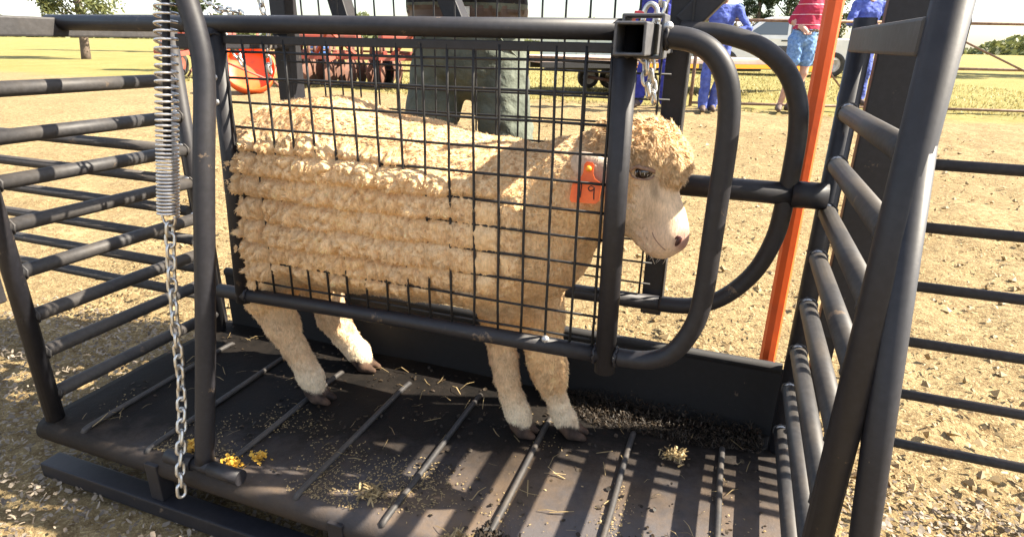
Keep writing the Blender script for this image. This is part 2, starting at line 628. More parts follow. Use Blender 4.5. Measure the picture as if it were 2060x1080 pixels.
# ground: trampled straw-coloured earth, then dry green grass
def ground_mat():
    m, N, L, B = nmat('yard_earth')
    f1 = tex_noise(N, L, 1.3, 8, 0.62)
    f2 = tex_noise(N, L, 26, 6, 0.7)
    f3 = tex_noise(N, L, 110, 4, 0.7)
    e1 = mixc(N, L, ramp(N, L, f1, 0.38, 0.66), (0.205, 0.148, 0.072), (0.30, 0.225, 0.115))
    e2 = mixc(N, L, ramp(N, L, f2, 0.40, 0.60), (0.135, 0.090, 0.042), e1)
    e3 = mixc(N, L, ramp(N, L, f3, 0.52, 0.68), e2, (0.42, 0.33, 0.175))
    g1 = mixc(N, L, ramp(N, L, tex_noise(N, L, 0.9, 7, 0.6), 0.35, 0.65), (0.19, 0.165, 0.052), (0.31, 0.25, 0.095))
    g2 = mixc(N, L, ramp(N, L, tex_noise(N, L, 14, 6, 0.7), 0.35, 0.7), (0.165, 0.145, 0.048), g1)
    t = N.new('ShaderNodeTexCoord')
    sp = N.new('ShaderNodeSeparateXYZ')
    L.new(t.outputs['Object'], sp.inputs['Vector'])
    mr = N.new('ShaderNodeMath')
    mr.operation = 'MULTIPLY_ADD'
    mr.inputs[1].default_value = 2.4
    L.new(tex_noise(N, L, 1.1, 6, 0.65), mr.inputs[0])
    L.new(sp.outputs['Y'], mr.inputs[2])
    edge = N.new('ShaderNodeMapRange')
    edge.inputs['From Min'].default_value = 9.3
    edge.inputs['From Max'].default_value = 9.9
    L.new(mr.outputs['Value'], edge.inputs['Value'])
    L.new(mixc(N, L, edge.outputs['Result'], e3, g2), B.inputs['Base Color'])
    B.inputs['Roughness'].default_value = 0.95
    B.inputs['Specular IOR Level'].default_value = 0.15
    ad = N.new('ShaderNodeMath')
    ad.operation = 'ADD'
    L.new(f2, ad.inputs[0])
    L.new(f3, ad.inputs[1])
    bump(N, L, B, ad.outputs['Value'], 0.9, 0.012)
    return m
M['ground'] = ground_mat()

# floor plate: dark scuffed steel with trodden dirt, scratches, and dust painted paler where sun falls
def floor_mat():
    m, N, L, B = nmat('crate_floor')
    f1 = tex_noise(N, L, 9, 10, 0.74)
    f2 = tex_noise(N, L, 140, 4, 0.75)
    f3 = tex_noise(N, L, 3.6, 8, 0.7)
    scr = tex_noise(N, L, 30, 5, 0.75, stretch=(1.0, 14, 1), dist=0.8)
    c = mixc(N, L, ramp(N, L, f1, 0.40, 0.68), (0.004, 0.0034, 0.0031), (0.015, 0.0115, 0.009))
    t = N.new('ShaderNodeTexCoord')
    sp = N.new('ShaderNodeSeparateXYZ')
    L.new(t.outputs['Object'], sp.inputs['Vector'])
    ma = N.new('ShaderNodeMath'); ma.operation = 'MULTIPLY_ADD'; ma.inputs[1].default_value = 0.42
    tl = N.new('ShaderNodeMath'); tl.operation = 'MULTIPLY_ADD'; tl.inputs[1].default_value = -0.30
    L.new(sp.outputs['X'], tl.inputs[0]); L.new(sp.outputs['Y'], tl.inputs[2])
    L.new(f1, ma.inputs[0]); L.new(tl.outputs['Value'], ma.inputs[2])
    sunlit_dust = N.new('ShaderNodeMapRange')  # pale dust doubling as painted sunlight, kept off the shaded left
    sunlit_dust.inputs['From Min'].default_value = 0.14; sunlit_dust.inputs['From Max'].default_value = -0.14
    sunlit_dust.inputs['To Min'].default_value = 0.0; sunlit_dust.inputs['To Max'].default_value = 1.0
    L.new(ma.outputs['Value'], sunlit_dust.inputs['Value'])
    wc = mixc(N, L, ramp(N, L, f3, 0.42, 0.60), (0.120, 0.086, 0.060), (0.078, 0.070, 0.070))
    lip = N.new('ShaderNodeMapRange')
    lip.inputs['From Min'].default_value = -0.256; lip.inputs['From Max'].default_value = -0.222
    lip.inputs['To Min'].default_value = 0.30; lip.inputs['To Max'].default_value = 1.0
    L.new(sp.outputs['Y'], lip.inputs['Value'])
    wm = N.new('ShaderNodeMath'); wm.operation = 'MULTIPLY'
    L.new(sunlit_dust.outputs['Result'], wm.inputs[0]); L.new(lip.outputs['Result'], wm.inputs[1])
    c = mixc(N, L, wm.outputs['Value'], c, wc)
    c = mixc(N, L, ramp(N, L, scr, 0.66, 0.74), c, (0.07, 0.055, 0.040))
    c = mixc(N, L, ramp(N, L, f2, 0.66, 0.78), c, (0.11, 0.08, 0.042))
    L.new(c, B.inputs['Base Color'])
    B.inputs['Specular IOR Level'].default_value = 0.16
    r = N.new('ShaderNodeMapRange')
    r.inputs['To Min'].default_value = 0.5
    r.inputs['To Max'].default_value = 0.9
    L.new(f1, r.inputs['Value'])
    L.new(r.outputs['Result'], B.inputs['Roughness'])
    bump(N, L, B, f1, 0.6, 0.006)
    return m
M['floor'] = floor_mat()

# ------------------------------------------------------------------ setting: ground
def gz(x, y):
    t = min(max((y - 1.2) / 6.0, 0), 1)
    t = t * t * (3 - 2 * t)
    return -0.15 + 0.18 * t

def gz_np(X, Y):
    return -0.15 + 0.18 * sst(1.2, 7.2, Y)

def build_ground():
    def axis(c, fine, coarse_to, n1, n2):
        a = np.linspace(c - fine, c + fine, n1)
        g = np.geomspace(fine, coarse_to, n2)[1:]
        return np.concatenate([(c - g)[::-1], a, c + g])
    xs = axis(0.6, 7.0, 900, 240, 26)
    ys = axis(3.0, 8.0, 900, 260, 26)
    X, Y = np.meshgrid(xs, ys, indexing='ij')
    Pq = np.stack([X.ravel(), Y.ravel(), np.zeros(X.size)], 1)
    Z = gz_np(X, Y).ravel()
    near = np.exp(-((Pq[:, 0] - 0.6) ** 2 + (Pq[:, 1] - 3) ** 2) / 120)
    Z = Z + near * (0.022 * fbm(Pq, 1.2, 3, 5) + 0.020 * fbm(Pq, 6.0, 3, 9)) - near * 0.012
    Pq[:, 2] = Z
    nx, ny = X.shape
    I = np.arange(nx * ny).reshape(nx, ny)
    F = np.stack([I[:-1, :-1].ravel(), I[1:, :-1].ravel(), I[1:, 1:].ravel(), I[:-1, 1:].ravel()], 1)
    me = fast_mesh('ground', Pq, F, True, 4)
    o = obj('ground', me, M['ground'])
    tag(o, kind='structure')
    return o
build_ground()

def flakes(name, C, size, mat, flat=0.5, aspect=(0.15, 0.5), parent=None, seed=3, lift=0.3):
    """scattered little bent quads (straw, chips) at points C"""
    rg = np.random.default_rng(seed)
    n = len(C)
    L_ = size * rg.uniform(0.4, 1.5, n)
    W_ = L_ * rg.uniform(aspect[0], aspect[1], n)
    a = rg.uniform(0, 2 * np.pi, n)
    tilt = rg.normal(0, flat, n)
    d = np.stack([np.cos(a) * np.cos(tilt), np.sin(a) * np.cos(tilt), np.sin(tilt)], 1)
    s_ = np.stack([-np.sin(a), np.cos(a), rg.normal(0, flat, n)], 1)
    s_ /= np.linalg.norm(s_, axis=1, keepdims=True)
    nn = np.cross(d, s_)
    C = np.asarray(C, float) + np.stack([np.zeros(n), np.zeros(n), np.abs(np.sin(tilt)) * L_ * 0.5 + L_ * lift * rg.uniform(0, 0.5, n)], 1)
    p0 = C - d * L_[:, None] / 2
    p2 = C + d * L_[:, None] / 2
    bend = nn * (L_ * rg.uniform(-0.15, 0.25, n))[:, None]
    p1 = C + bend
    w = s_ * W_[:, None] / 2
    V = np.stack([p0 - w * 0.7, p0 + w * 0.7, p1 - w, p1 + w, p2 - w * 0.6, p2 + w * 0.6], 1).reshape(-1, 3)
    b = (np.arange(n) * 6)[:, None]
    F = np.concatenate([b + np.array([0, 1, 3, 2]), b + np.array([2, 3, 5, 4])])
    me = fast_mesh(name, V, F, False, 4)
    return obj(name, me, mat, parent)

def scatter_ground():
    rg = np.random.default_rng(5)
    # straw over the sunlit yard, thinning with distance
    n = 42000
    Y = 0.4 + 6.6 * rg.random(n) ** 1.5
    X = rg.uniform(-3.2, 3.6, n) * (0.55 + 0.12 * Y)
    P_ = np.stack([X + 0.6 - 0.28 * Y, Y, np.zeros(n)], 1)
    k = (fbm(P_, 2.2, 3, 3) + rg.normal(0, 0.5, n)) > -0.1
    P_ = P_[k]
    P_[:, 2] = gz_np(P_[:, 0], P_[:, 1]) + 0.002
    o = flakes('ground_straw', P_, 0.016, M['straw'], 0.22, (0.10, 0.5), seed=8)
    tag(o, 'pale chopped straw scattered over the trampled yard', 'straw', kind='stuff')
    n = 3600
    Y = 0.45 + 6.0 * rg.random(n) ** 1.5
    X = rg.uniform(-3.4, 3.6, n) * (0.5 + 0.12 * Y) + 0.6 - 0.28 * Y
    sz = 0.005 + 0.015 * rg.random(n) ** 3
    oct_ = np.array([[1, 0, 0], [-1, 0, 0], [0, 1, 0], [0, -1, 0], [0, 0, 0.7], [0, 0, -0.7]])
    Vc = np.stack([X, Y, gz_np(X, Y) + sz * 0.2], 1)[:, None, :] + (oct_[None] + rg.normal(0, 0.28, (n, 6, 3))) * sz[:, None, None]
    tri = np.array([(0, 2, 4), (2, 1, 4), (1, 3, 4), (3, 0, 4), (2, 0, 5), (1, 2, 5), (3, 1, 5), (0, 3, 5)])
    Fc = (np.arange(n) * 6)[:, None, None] + tri[None]
    o = obj('earth_clod', fast_mesh('earth_clod', Vc.reshape(-1, 3), Fc.reshape(-1, 3), False, 3), M['clod'])
    tag(o, 'small dry clods and stones lying over the yard', 'clods', kind='stuff')
    # chips and stones under and in front of the crate
    n = 30000
    P_ = np.stack([rg.uniform(-1.6, 2.4, n), rg.uniform(-1.0, 0.5, n), np.full(n, -0.148)], 1)
    o = flakes('ground_chips', P_, 0.0125, M['chips'], 0.4, (0.15, 0.8), seed=9)
    tag(o, 'grey brown wood chips littering the ground below the crate', 'wood chips', kind='stuff')
    # dry grass tufts of the paddock
    n = 30000
    Y = 8.0 + 16 * rg.random(n) ** 1.7
    X = -8 + 18 * rg.random(n) - 0.2 * Y
    P_ = np.stack([X, Y, np.zeros(n)], 1)
    k = (Y + 1.6 * fbm(P_, 0.9, 3, 4) + rg.normal(0, 0.3, n)) > 9.0
    P_ = P_[k]
    n = len(P_)
    h = rg.uniform(0.02, 0.06, n)
    a = rg.uniform(0, 2 * np.pi, n)
    w = np.stack([np.cos(a), np.sin(a), np.zeros(n)], 1) * 0.012
    base = P_ + np.stack([np.zeros(n), np.zeros(n), gz_np(P_[:, 0], P_[:, 1]) - 0.005], 1)
    tip = base + np.stack([rg.normal(0, 0.02, n), rg.normal(0, 0.02, n), h], 1)
    V = np.stack([base - w, base + w, tip], 1).reshape(-1, 3)
    F = np.arange(n * 3).reshape(n, 3)
    o = obj('grass', fast_mesh('grass', V, F, False, 3), M['grassblade'])
    tag(o, 'short dry yellow green grass of the paddock behind the yard', 'grass', kind='stuff')
scatter_ground()
# ------------------------------------------------------------------ the handling crate
def catmull(pts, n=6):
    P_ = [Vector(p) for p in pts]
    out = []
    for i in range(len(P_) - 1):
        p0, p1, p2, p3 = P_[max(i - 1, 0)], P_[i], P_[i + 1], P_[min(i + 2, len(P_) - 1)]
        for k in range(n):
            t = k / n
            out.append(0.5 * ((2 * p1) + (p2 - p0) * t + (2 * p0 - 5 * p1 + 4 * p2 - p3) * t * t + (3 * p1 - p0 - 3 * p2 + p3) * t ** 3))
    out.append(P_[-1])
    return out

crate = empty('handling_crate', (0.36, 0.05, -0.15))
tag(crate, 'charcoal steel sheep handling crate with mesh sides and barred end gates', 'crate')
ROOTINV = Matrix.Translation((-0.36, -0.05, 0.15))
def cpart(name, mb, mat, parent=None):
    """part of the crate, geometry in world coordinates"""
    o = mb.build(name, mat, None)
    o.parent = parent or crate
    if parent is None:
        o.matrix_parent_inverse = ROOTINV
    return o

XL, XR = -0.47, 1.185
# floor plate with its rolled near edge
def floor_plate():
    prof = [(0.368, -0.004), (0.368, 0.0)]
    ys = np.linspace(0.36, -0.225, 30)
    prof += [(float(y), 0.0) for y in ys]
    for a in np.linspace(0, 100, 8)[1:]:
        prof.append((-0.225 - 0.030 * math.sin(R(a)), -0.030 + 0.030 * math.cos(R(a))))
    prof += [(-0.250, -0.046), (-0.236, -0.046), (-0.230, -0.012), (0.368, -0.012)]
    xs = np.linspace(XL - 0.03, XR + 0.035, 90)
    V, F = [], []
    n = len(prof)
    for x in xs:
        for y, z in prof:
            w = 0.0022 * math.sin(x * 11 + y * 5) * math.sin(y * 9 + 1) if z > -0.001 else 0
            V.append((x, y, z + w))
    for i in range(len(xs) - 1):
        for k in range(n):
            a, b = i * n + k, i * n + (k + 1) % n
            F.append((a, b, b + n, a + n))
    F.append(tuple(range(n - 1, -1, -1)))
    F.append(tuple((len(xs) - 1) * n + k for k in range(n)))
    m = MB()
    m.add(V, F, True)
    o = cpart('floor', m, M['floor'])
    return o
floor = floor_plate()
for k in range(-3, 5):
    x = 0.252 + 0.2035 * k
    m = MB()
    y0, y1 = -0.218, 0.225 + 0.02 * math.sin(k * 2.1)
    m.tube(catmull([(x, y0 - 0.012, -0.006), (x, y0, 0.003), (x + 0.001, y0 + 0.15, 0.0045), (x - 0.001, y1 - 0.1, 0.0045), (x, y1, 0.004), (x, y1 + 0.01, -0.003)], 4), 0.0068, 10)
    cpart('floor_ridge', m, M['paint_gate'], floor)

# far kick board with a folded lip
m = MB()
m.box((XL, 0.352, -0.002), (XR - 0.012, 0.357, 0.180))
m.tube([(XL, 0.361, 0.178), (XR - 0.014, 0.361, 0.178)], 0.0135, 10)
cpart('kick_board', m, M['black'])
# skid frame under the floor
m = MB()
m.bar((XL - 0.03, -0.243, -0.128), (XR + 0.03, -0.243, -0.128), 0.05, 0.04, bev=0.004)
cpart('skid', m, M['paint'])
m = MB()
m.bar((XL - 0.03, 0.33, -0.128), (XR + 0.03, 0.33, -0.128), 0.05, 0.04, bev=0.004)
cpart('skid', m, M['paint'])
for x in (-0.125, 0.36, 0.82, 1.12):
    m = MB()
    m.bar((x, -0.240, -0.108), (x, -0.240, -0.012), 0.036, 0.036, up=(0, 1, 0), bev=0.003)
    cpart('support_leg', m, M['paint'])
for x in (-0.08, 0.40, 0.95):
    m = MB()
    m.bar((x, -0.21, -0.075), (x, 0.30, -0.075), 0.05, 0.05, bev=0.004)
    cpart('cross_beam', m, M['paint'])

# left stay with its hinge tube
m = MB()
m.tube(catmull([(0.018, -0.236, 0.022), (0.034, -0.192, 0.30), (0.048, -0.142, 0.63), (0.046, -0.104, 0.80), (0.036, -0.094, 0.88), (0.012, -0.088, 0.97), (-0.02, -0.08, 1.12), (-0.045, -0.07, 1.35)], 8), 0.0198, 20)
stay = cpart('stay_post', m, M['paint'])
m = MB()
m.tube([(-0.078, -0.243, 0.017), (-0.006, -0.243, 0.017)], 0.0165, 14)
m.tube([(0.043, -0.243, 0.017), (0.122, -0.243, 0.017)], 0.0165, 14)
m.tube([(-0.004, -0.243, 0.017), (0.041, -0.243, 0.017)], 0.0135, 14)
cpart('hinge_tube', m, M['paint'])

# top rail
m = MB()
m.tube([(XL - 0.02, 0.0, 0.902), (0.2, 0.0, 0.9025), (0.81, 0.0, 0.900)], 0.0165, 18)
cpart('top_rail', m, M['paint'])

# near mesh panel
m = MB()
m.tube([(-0.047, 0, 0.292), (-0.030, 0, 0.55), (-0.012, 0, 0.895)], 0.0168, 16)
m.tube([(-0.115, 0, 0.309), (0.35, 0, 0.321), (0.815, 0, 0.3265)], 0.0165, 16)
m.tube([(0.8205, 0, 0.292), (0.817, 0, 0.60), (0.813, 0, 0.905)], 0.0192, 18)
m.bar((-0.03, 0.004, 0.8735), (0.80, 0.004, 0.8725), 0.012, 0.016, bev=0.002)
near = cpart('near_panel', m, M['paint'])
m = MB()
loop = catmull([(0.872, 0, 0.891), (0.915, 0, 0.885), (0.948, 0, 0.866), (0.970, 0, 0.832), (0.980, 0, 0.788), (0.983, 0, 0.727), (0.982, 0, 0.613), (0.980, 0, 0.47), (0.968, 0, 0.406), (0.939, 0, 0.355), (0.897, 0, 0.332), (0.841, 0, 0.3275)], 6)
m.tube(loop, 0.0172, 16)
cpart('head_loop', m, M['paint'], near)
rg = random.Random(3)
def wig(p, q, n=7, a=0.0011):
    p, q = Vector(p), Vector(q)
    return [p.lerp(q, i / n) + Vector((rg.uniform(-a, a), rg.uniform(-a, a) * 0.6, rg.uniform(-a, a))) for i in range(n + 1)]
for c in range(17):
    x = 0.05 * c if c < 16 else 0.793
    m = MB()
    m.tube(wig((x, 0.0, 0.326 + 0.012 * (c / 16)), (x, 0.0, 0.874)), 0.0026, 7)
    cpart('mesh_wire', m, M['wire'], near)
for r_ in range(11):
    z = 0.851 - 0.05 * r_
    m = MB()
    m.tube(wig((-0.030 - 0.015 * (0.85 - z) / 0.55, 0.0044, z - (0.003 if r_ == 10 else 0)), (0.806, 0.0044, z)), 0.0026, 7)
    cpart('mesh_wire', m, M['wire'], near)
for p in ((0.842, -0.008, 0.330), (0.702, -0.006, 0.340), (-0.018, -0.014, 0.801), (-0.022, -0.014, 0.752), (0.876, -0.008, 0.905)):
    m = MB()
    m.ball(p, (0.0085, 0.0075, 0.008), seg=9, rings=6)
    cpart('weld', m, M['weld'], near)

for (c0, nrm, rad) in (((0.8000, 0, 0.3262), 'x', 0.0170), ((-0.0285, 0, 0.3115), 'x', 0.0170), ((0.8400, 0, 0.3275), 'x', 0.0176), ((-0.0155, 0, 0.884), 'z', 0.0172), ((0.8145, 0, 0.862), 'z', 0.0196), ((0.876, 0, 0.8905), 'x', 0.0176)):
    m = MB()
    ring = []
    for i, a in enumerate(np.linspace(0, 2 * math.pi, 25)[:-1]):
        j = 0.0016 * math.sin(i * 1.9)
        ring.append((c0[0] + j, c0[1] + rad * math.cos(a), c0[2] + rad * math.sin(a)) if nrm == 'x' else (c0[0] + rad * math.cos(a), c0[1] + rad * math.sin(a), c0[2] + j))
    m.tube(ring, [0.0030 + 0.0010 * math.sin(i * 2.7) for i in range(24)], 6, closed=True)
    cpart('weld', m, M['paint'], near)

# square slide tube through its sleeve
def sq_tube(mb, c, y0, y1, s, wall):
    for (a, b, ss) in ((y0, y1, s),):
        o_, i_ = ss / 2, ss / 2 - wall
        v, f = [], []
        for y in (a, b):
            for h in (o_, i_):
                for (x, z) in ((-h, -h), (h, -h), (h, h), (-h, h)):
                    v.append((c[0] + x, y, c[1] + z))
        for k in range(4):
            n = (k + 1) % 4
            f += [(k, n, 8 + n, 8 + k), (4 + n, 4 + k, 12 + k, 12 + n), (n, k, 4 + k, 4 + n), (8 + k, 8 + n, 12 + n, 12 + k)]
        mb.add(v, f)
m = MB(); sq_tube(m, (0.8325, 0.8865), -0.085, 0.36, 0.047, 0.0045)
o = cpart('slide_tube', m, M['paint_sq'])
bv = o.modifiers.new('bev', 'BEVEL'); bv.width = 0.003; bv.segments = 2; bv.limit_method = 'ANGLE'
m = MB(); sq_tube(m, (0.8385, 0.8905), -0.012, 0.052, 0.066, 0.005)
o = cpart('slide_sleeve', m, M['paint_sq'])
bv = o.modifiers.new('bev', 'BEVEL'); bv.width = 0.003; bv.segments = 2; bv.limit_method = 'ANGLE'

# far mesh panel
YF = 0.27
m = MB()
m.tube([(-0.12, YF, 0.325), (0.89, YF, 0.333)], 0.0175, 14)
far = cpart('far_panel', m, M['paint'])
m = MB()
m.tube([(-0.12, YF + 0.012, 0.905), (0.83, YF + 0.012, 0.905)], 0.0165, 14)
cpart('panel_rail', m, M['paint'], far)
m = MB()
m.tube([(-0.10, YF, 1.15), (0.86, YF, 1.15)], 0.016, 14)
cpart('panel_rail', m, M['paint'], far)
m = MB()
m.tube(catmull([(0.868, YF, 0.903), (0.905, YF, 0.903), (0.955, YF, 0.898), (1.016, YF, 0.878), (1.065, YF, 0.84), (1.094, YF, 0.788), (1.105, YF, 0.733), (1.107, YF, 0.667), (1.105, YF, 0.597), (1.098, YF, 0.514), (1.069, YF, 0.433), (1.013, YF, 0.367), (0.950, YF, 0.339), (0.885, YF, 0.333)], 6), 0.0178, 16)
cpart('head_loop', m, M['paint'], far)
for c in range(-10, 9):
    x = 0.488 + 0.05 * c
    m = MB()
    m.tube(wig((x, YF, 0.335), (x, YF, 1.145)), 0.0023, 6)
    cpart('mesh_wire', m, M['wire'], far)
for k in range(17):
    z = 1.124 - 0.05 * k
    if abs(z - 0.905) < 0.03:
        continue
    m = MB()
    m.tube(wig((-0.09, YF + 0.0045, z), (0.86, YF + 0.0045, z)), 0.0023, 6)
    cpart('mesh_wire', m, M['wire'], far)
for x in (0.866, -0.098):
    m = MB()
    m.bar((x, 0.312, 0.295), (x, 0.312, 1.18), 0.046, 0.046, up=(0, 1, 0), bev=0.003)
    cpart('far_post', m, M['paint'], far)
m = MB()
m.tube([(0.870, YF, 0.607), (1.12, YF, 0.608)], 0.0225, 18)
m.tube([(1.115, YF, 0.608), (1.178, YF, 0.609)], 0.0262, 18)
cpart('spacer_tube', m, M['paint'], far)
m = MB()
m.bar((0.872, 0.30, 0.915), (1.06, 0.30, 1.12), 0.045, 0.045, up=(0, 1, 0), bev=0.003)
cpart('brace', m, M['paint'], far)
m = MB()
m.bar((0.075, 0.33, 0.90), (0.01, 0.33, 1.12), 0.042, 0.042, up=(0, 1, 0), bev=0.003)
cpart('brace', m, M['paint'], far)
m = MB()
m.bar((0.378, 0.33, 0.90), (0.275, 0.33, 1.12), 0.042, 0.042, up=(0, 1, 0), bev=0.003)
cpart('brace', m, M['paint'], far)
# gusset between near rail and left far post
m = MB()
m.bar((-0.10, 0.0, 0.868), (-0.10, 0.31, 0.868), 0.05, 0.03, bev=0.003)
cpart('cross_tie', m, M['paint'])

# end gates
GZ = [0.765, 0.668, 0.575, 0.480, 0.374, 0.266, 0.172, 0.062]
def end_gate(x, name):
    m = MB()
    m.tube([(x, 0.298, 0.002), (x, 0.298, 0.93)], 0.0195, 16)
    m.tube([(x, -0.222, 0.002), (x, -0.222, 1.15)], 0.0200, 16)
    g = cpart(name, m, M['paint'])
    m = MB()
    m.bar((x, 0.268, 0.892), (x, -0.222, 0.892), 0.045, 0.040, bev=0.004)
    cpart('gate_rail', m, M['paint_gate'], g)
    for z in GZ:
        m = MB()
        m.tube([(x, 0.298, z), (x, -0.222, z + 0.003)], 0.0165, 16)
        cpart('gate_rail', m, M['paint_gate'], g)
        m = MB()
        m.ball((x - 0.002, 0.276, z + 0.009), (0.012, 0.005, 0.010), seg=8, rings=5)
        cpart('weld', m, M['weld'], g)
        for yy in (0.279, -0.203):
            m = MB()
            ring = [(x + 0.0168 * math.cos(a), yy + 0.0015 * math.sin(5 * a), z + 0.002 + 0.0168 * math.sin(a)) for a in np.linspace(0, 2 * math.pi, 21)[:-1]]
            m.tube(ring, [0.0026 + 0.0009 * math.sin(i * 2.4) for i in range(20)], 6, closed=True)
            cpart('weld', m, M['paint_gate'], g)
    return g
gr = end_gate(XR, 'end_gate')
gl = end_gate(XL, 'end_gate')
# stay of the right gate, and the dark stop post behind it
m = MB()
m.tube([(1.262, -0.238, -0.012), (1.236, -0.232, 0.26), (1.185, -0.2215, 0.80)], 0.0185, 16)
cpart('gate_stay', m, M['paint'])
m = MB()
m.box((1.216, 0.300, 0.30), (1.286, 0.330, 1.16), bev=0.003)
cpart('stop_post', m, M['paint'])
m = MB()
m.bar((1.245, 0.36, -0.145), (1.245, 0.36, 0.9), 0.04, 0.03, up=(0, 1, 0), bev=0.003)
cpart('stop_post', m, M['paint'])

# race panels that lead away from both ends of the crate
def race(x0, x1, y, zs, label, rad=0.0165, name='race_panel'):
    e = empty(name, ((x0 + x1) / 2, y, -0.15))
    tag(e, label, 'fence panel', 'race panels')
    Mi = Matrix.Translation((-(x0 + x1) / 2, -y, 0.15))
    for z in zs:
        m = MB()
        m.tube([(x0, y, z), (x1, y, z)], rad, 12)
        o = m.build('rail', M['paint_gate']); o.parent = e; o.matrix_parent_inverse = Mi
    n = max(2, int((x1 - x0) / 0.9) + 1)
    for i in range(n):
        x = x0 + (x1 - x0) * i / (n - 1)
        m = MB()
        m.bar((x, y + 0.036, -0.15), (x, y + 0.036, max(zs) + 0.06), 0.04, 0.04, up=(0, 1, 0), bev=0.003)
        o = m.build('post', M['paint']); o.parent = e; o.matrix_parent_inverse = Mi
    return e
race(1.32, 3.6, 0.302, [0.08, 0.20, 0.32, 0.44, 0.56, 0.68], 'charcoal barred race panel running on from the right end gate', 0.0105)
race(-2.9, -0.56, 0.345, [0.085, 0.18, 0.275, 0.37, 0.465, 0.56], 'charcoal barred race panel running on from the left end gate')

# orange pole behind the right gate
m = MB()
m.tube([(1.146, 0.455, -0.16), (1.146, 0.455, 1.45)], 0.0185, 8)
op = m.build('orange_pole', M['orange'])
for p_ in op.data.polygons:
    p_.use_smooth = False
tag(op, 'bright orange upright pole standing behind the right end gate', 'pole')

# ------------------------------------------------------------------ chains and spring
def link_mesh(L_, W_, r_):
    m = MB()
    pts = []
    hw, hl = W_ / 2 - r_, L_ / 2 - r_
    for a in np.linspace(0, 180, 9):
        pts.append((hw * math.cos(R(a)), 0, hl - hw + hw * math.sin(R(a))))
    for a in np.linspace(180, 360, 9):
        pts.append((hw * math.cos(R(a)), 0, -hl + hw + hw * math.sin(R(a))))
    m.tube(pts, r_, 8, closed=True)
    me = m.mesh('link')
    me.materials.append(M['steel'])
    return me

def chain(path, label, L_=0.036, W_=0.023, r_=0.0034, seed=0, name='steel_chain'):
    pts = catmull(path, 12)
    rr = random.Random(seed)
    e = empty(name, pts[-1])
    tag(e, label, 'chain', 'zinc chains on the crate')
    me = link_mesh(L_, W_, r_)
    pitch = L_ - 4 * r_ + 0.001
    acc, i = 0.0, 0
    prev = pts[0]
    cum = [0.0]
    for a, b in zip(pts, pts[1:]):
        cum.append(cum[-1] + (b - a).length)
    def at(s_):
        for k in range(len(cum) - 1):
            if cum[k + 1] >= s_:
                t = (s_ - cum[k]) / max(cum[k + 1] - cum[k], 1e-9)
                return pts[k].lerp(pts[k + 1], t), (pts[k + 1] - pts[k]).normalized()
        return pts[-1], (pts[-1] - pts[-2]).normalized()
    s_ = 0.0
    base = rr.uniform(0, 1.2)
    while s_ < cum[-1]:
        p, t = at(s_)
        q = t.to_track_quat('Z', 'Y').to_matrix().to_4x4()
        ang = base + (math.pi / 2 if i % 2 else 0) + rr.uniform(-0.3, 0.3) + i * 0.05
        Mx = Matrix.Translation(p - pts[-1]) @ q @ Matrix.Rotation(ang, 4, 'Z') @ Matrix.Rotation(rr.uniform(-0.06, 0.06), 4, 'X')
        inst('link', me, e, Mx)
        s_ += pitch
        i += 1
    return e
chain([(-0.036, -0.168, 0.520), (-0.037, -0.190, 0.38), (-0.028, -0.222, 0.17), (-0.016, -0.268, 0.02), (-0.010, -0.283, -0.045)], 'long zinc chain hanging from the coil spring to the floor edge', seed=2)
chain([(-0.10, 0.205, 1.05), (-0.080, 0.215, 0.955), (-0.072, 0.222, 0.90), (-0.084, 0.220, 0.84), (-0.080, 0.222, 0.790)], 'short zinc chain hanging in front of the left far post', 0.030, 0.020, 0.0030, 5)
chain([(-0.115, 0.10, 0.915), (-0.095, 0.12, 0.865), (-0.075, 0.13, 0.815)], 'short darker chain tail beside the left far post chain', 0.030, 0.019, 0.0028, 9)
chain([(0.90, 0.20, 1.10), (0.852, 0.20, 0.985), (0.832, 0.195, 0.925), (0.824, 0.195, 0.87), (0.830, 0.195, 0.825), (0.838, 0.195, 0.785)], 'zinc chain bunched above the sheep\'s head by the slide tube', 0.032, 0.022, 0.0034, 7)
chain([(0.815, 0.195, 0.86), (0.822, 0.19, 0.825), (0.828, 0.188, 0.795)], 'doubled back chain end with dull links above the sheep\'s head', 0.034, 0.024, 0.0034, 12)
chain([(-0.12, 0.10, 0.952), (-0.085, 0.09, 0.934), (-0.045, 0.075, 0.930), (0.0, 0.06, 0.924), (0.03, 0.05, 0.905)], 'thin chain draped behind the left end of the top rail', 0.032, 0.018, 0.0026, 15)

m = MB()
m.tube(catmull([(0.820, 0.10, 0.915), (0.823, 0.10, 0.935), (0.832, 0.10, 0.943), (0.842, 0.10, 0.935), (0.845, 0.10, 0.915)], 5), 0.0045, 9)
sh = m.build('shackle', M['steel'])
tag(sh, 'small steel shackle with red pin on top of the slide tube', 'shackle')
m = MB()
m.tube([(0.806, 0.10, 0.926), (0.822, 0.10, 0.926)], 0.0062, 10)
o = m.build('pin', M['redplastic']); o.parent = sh

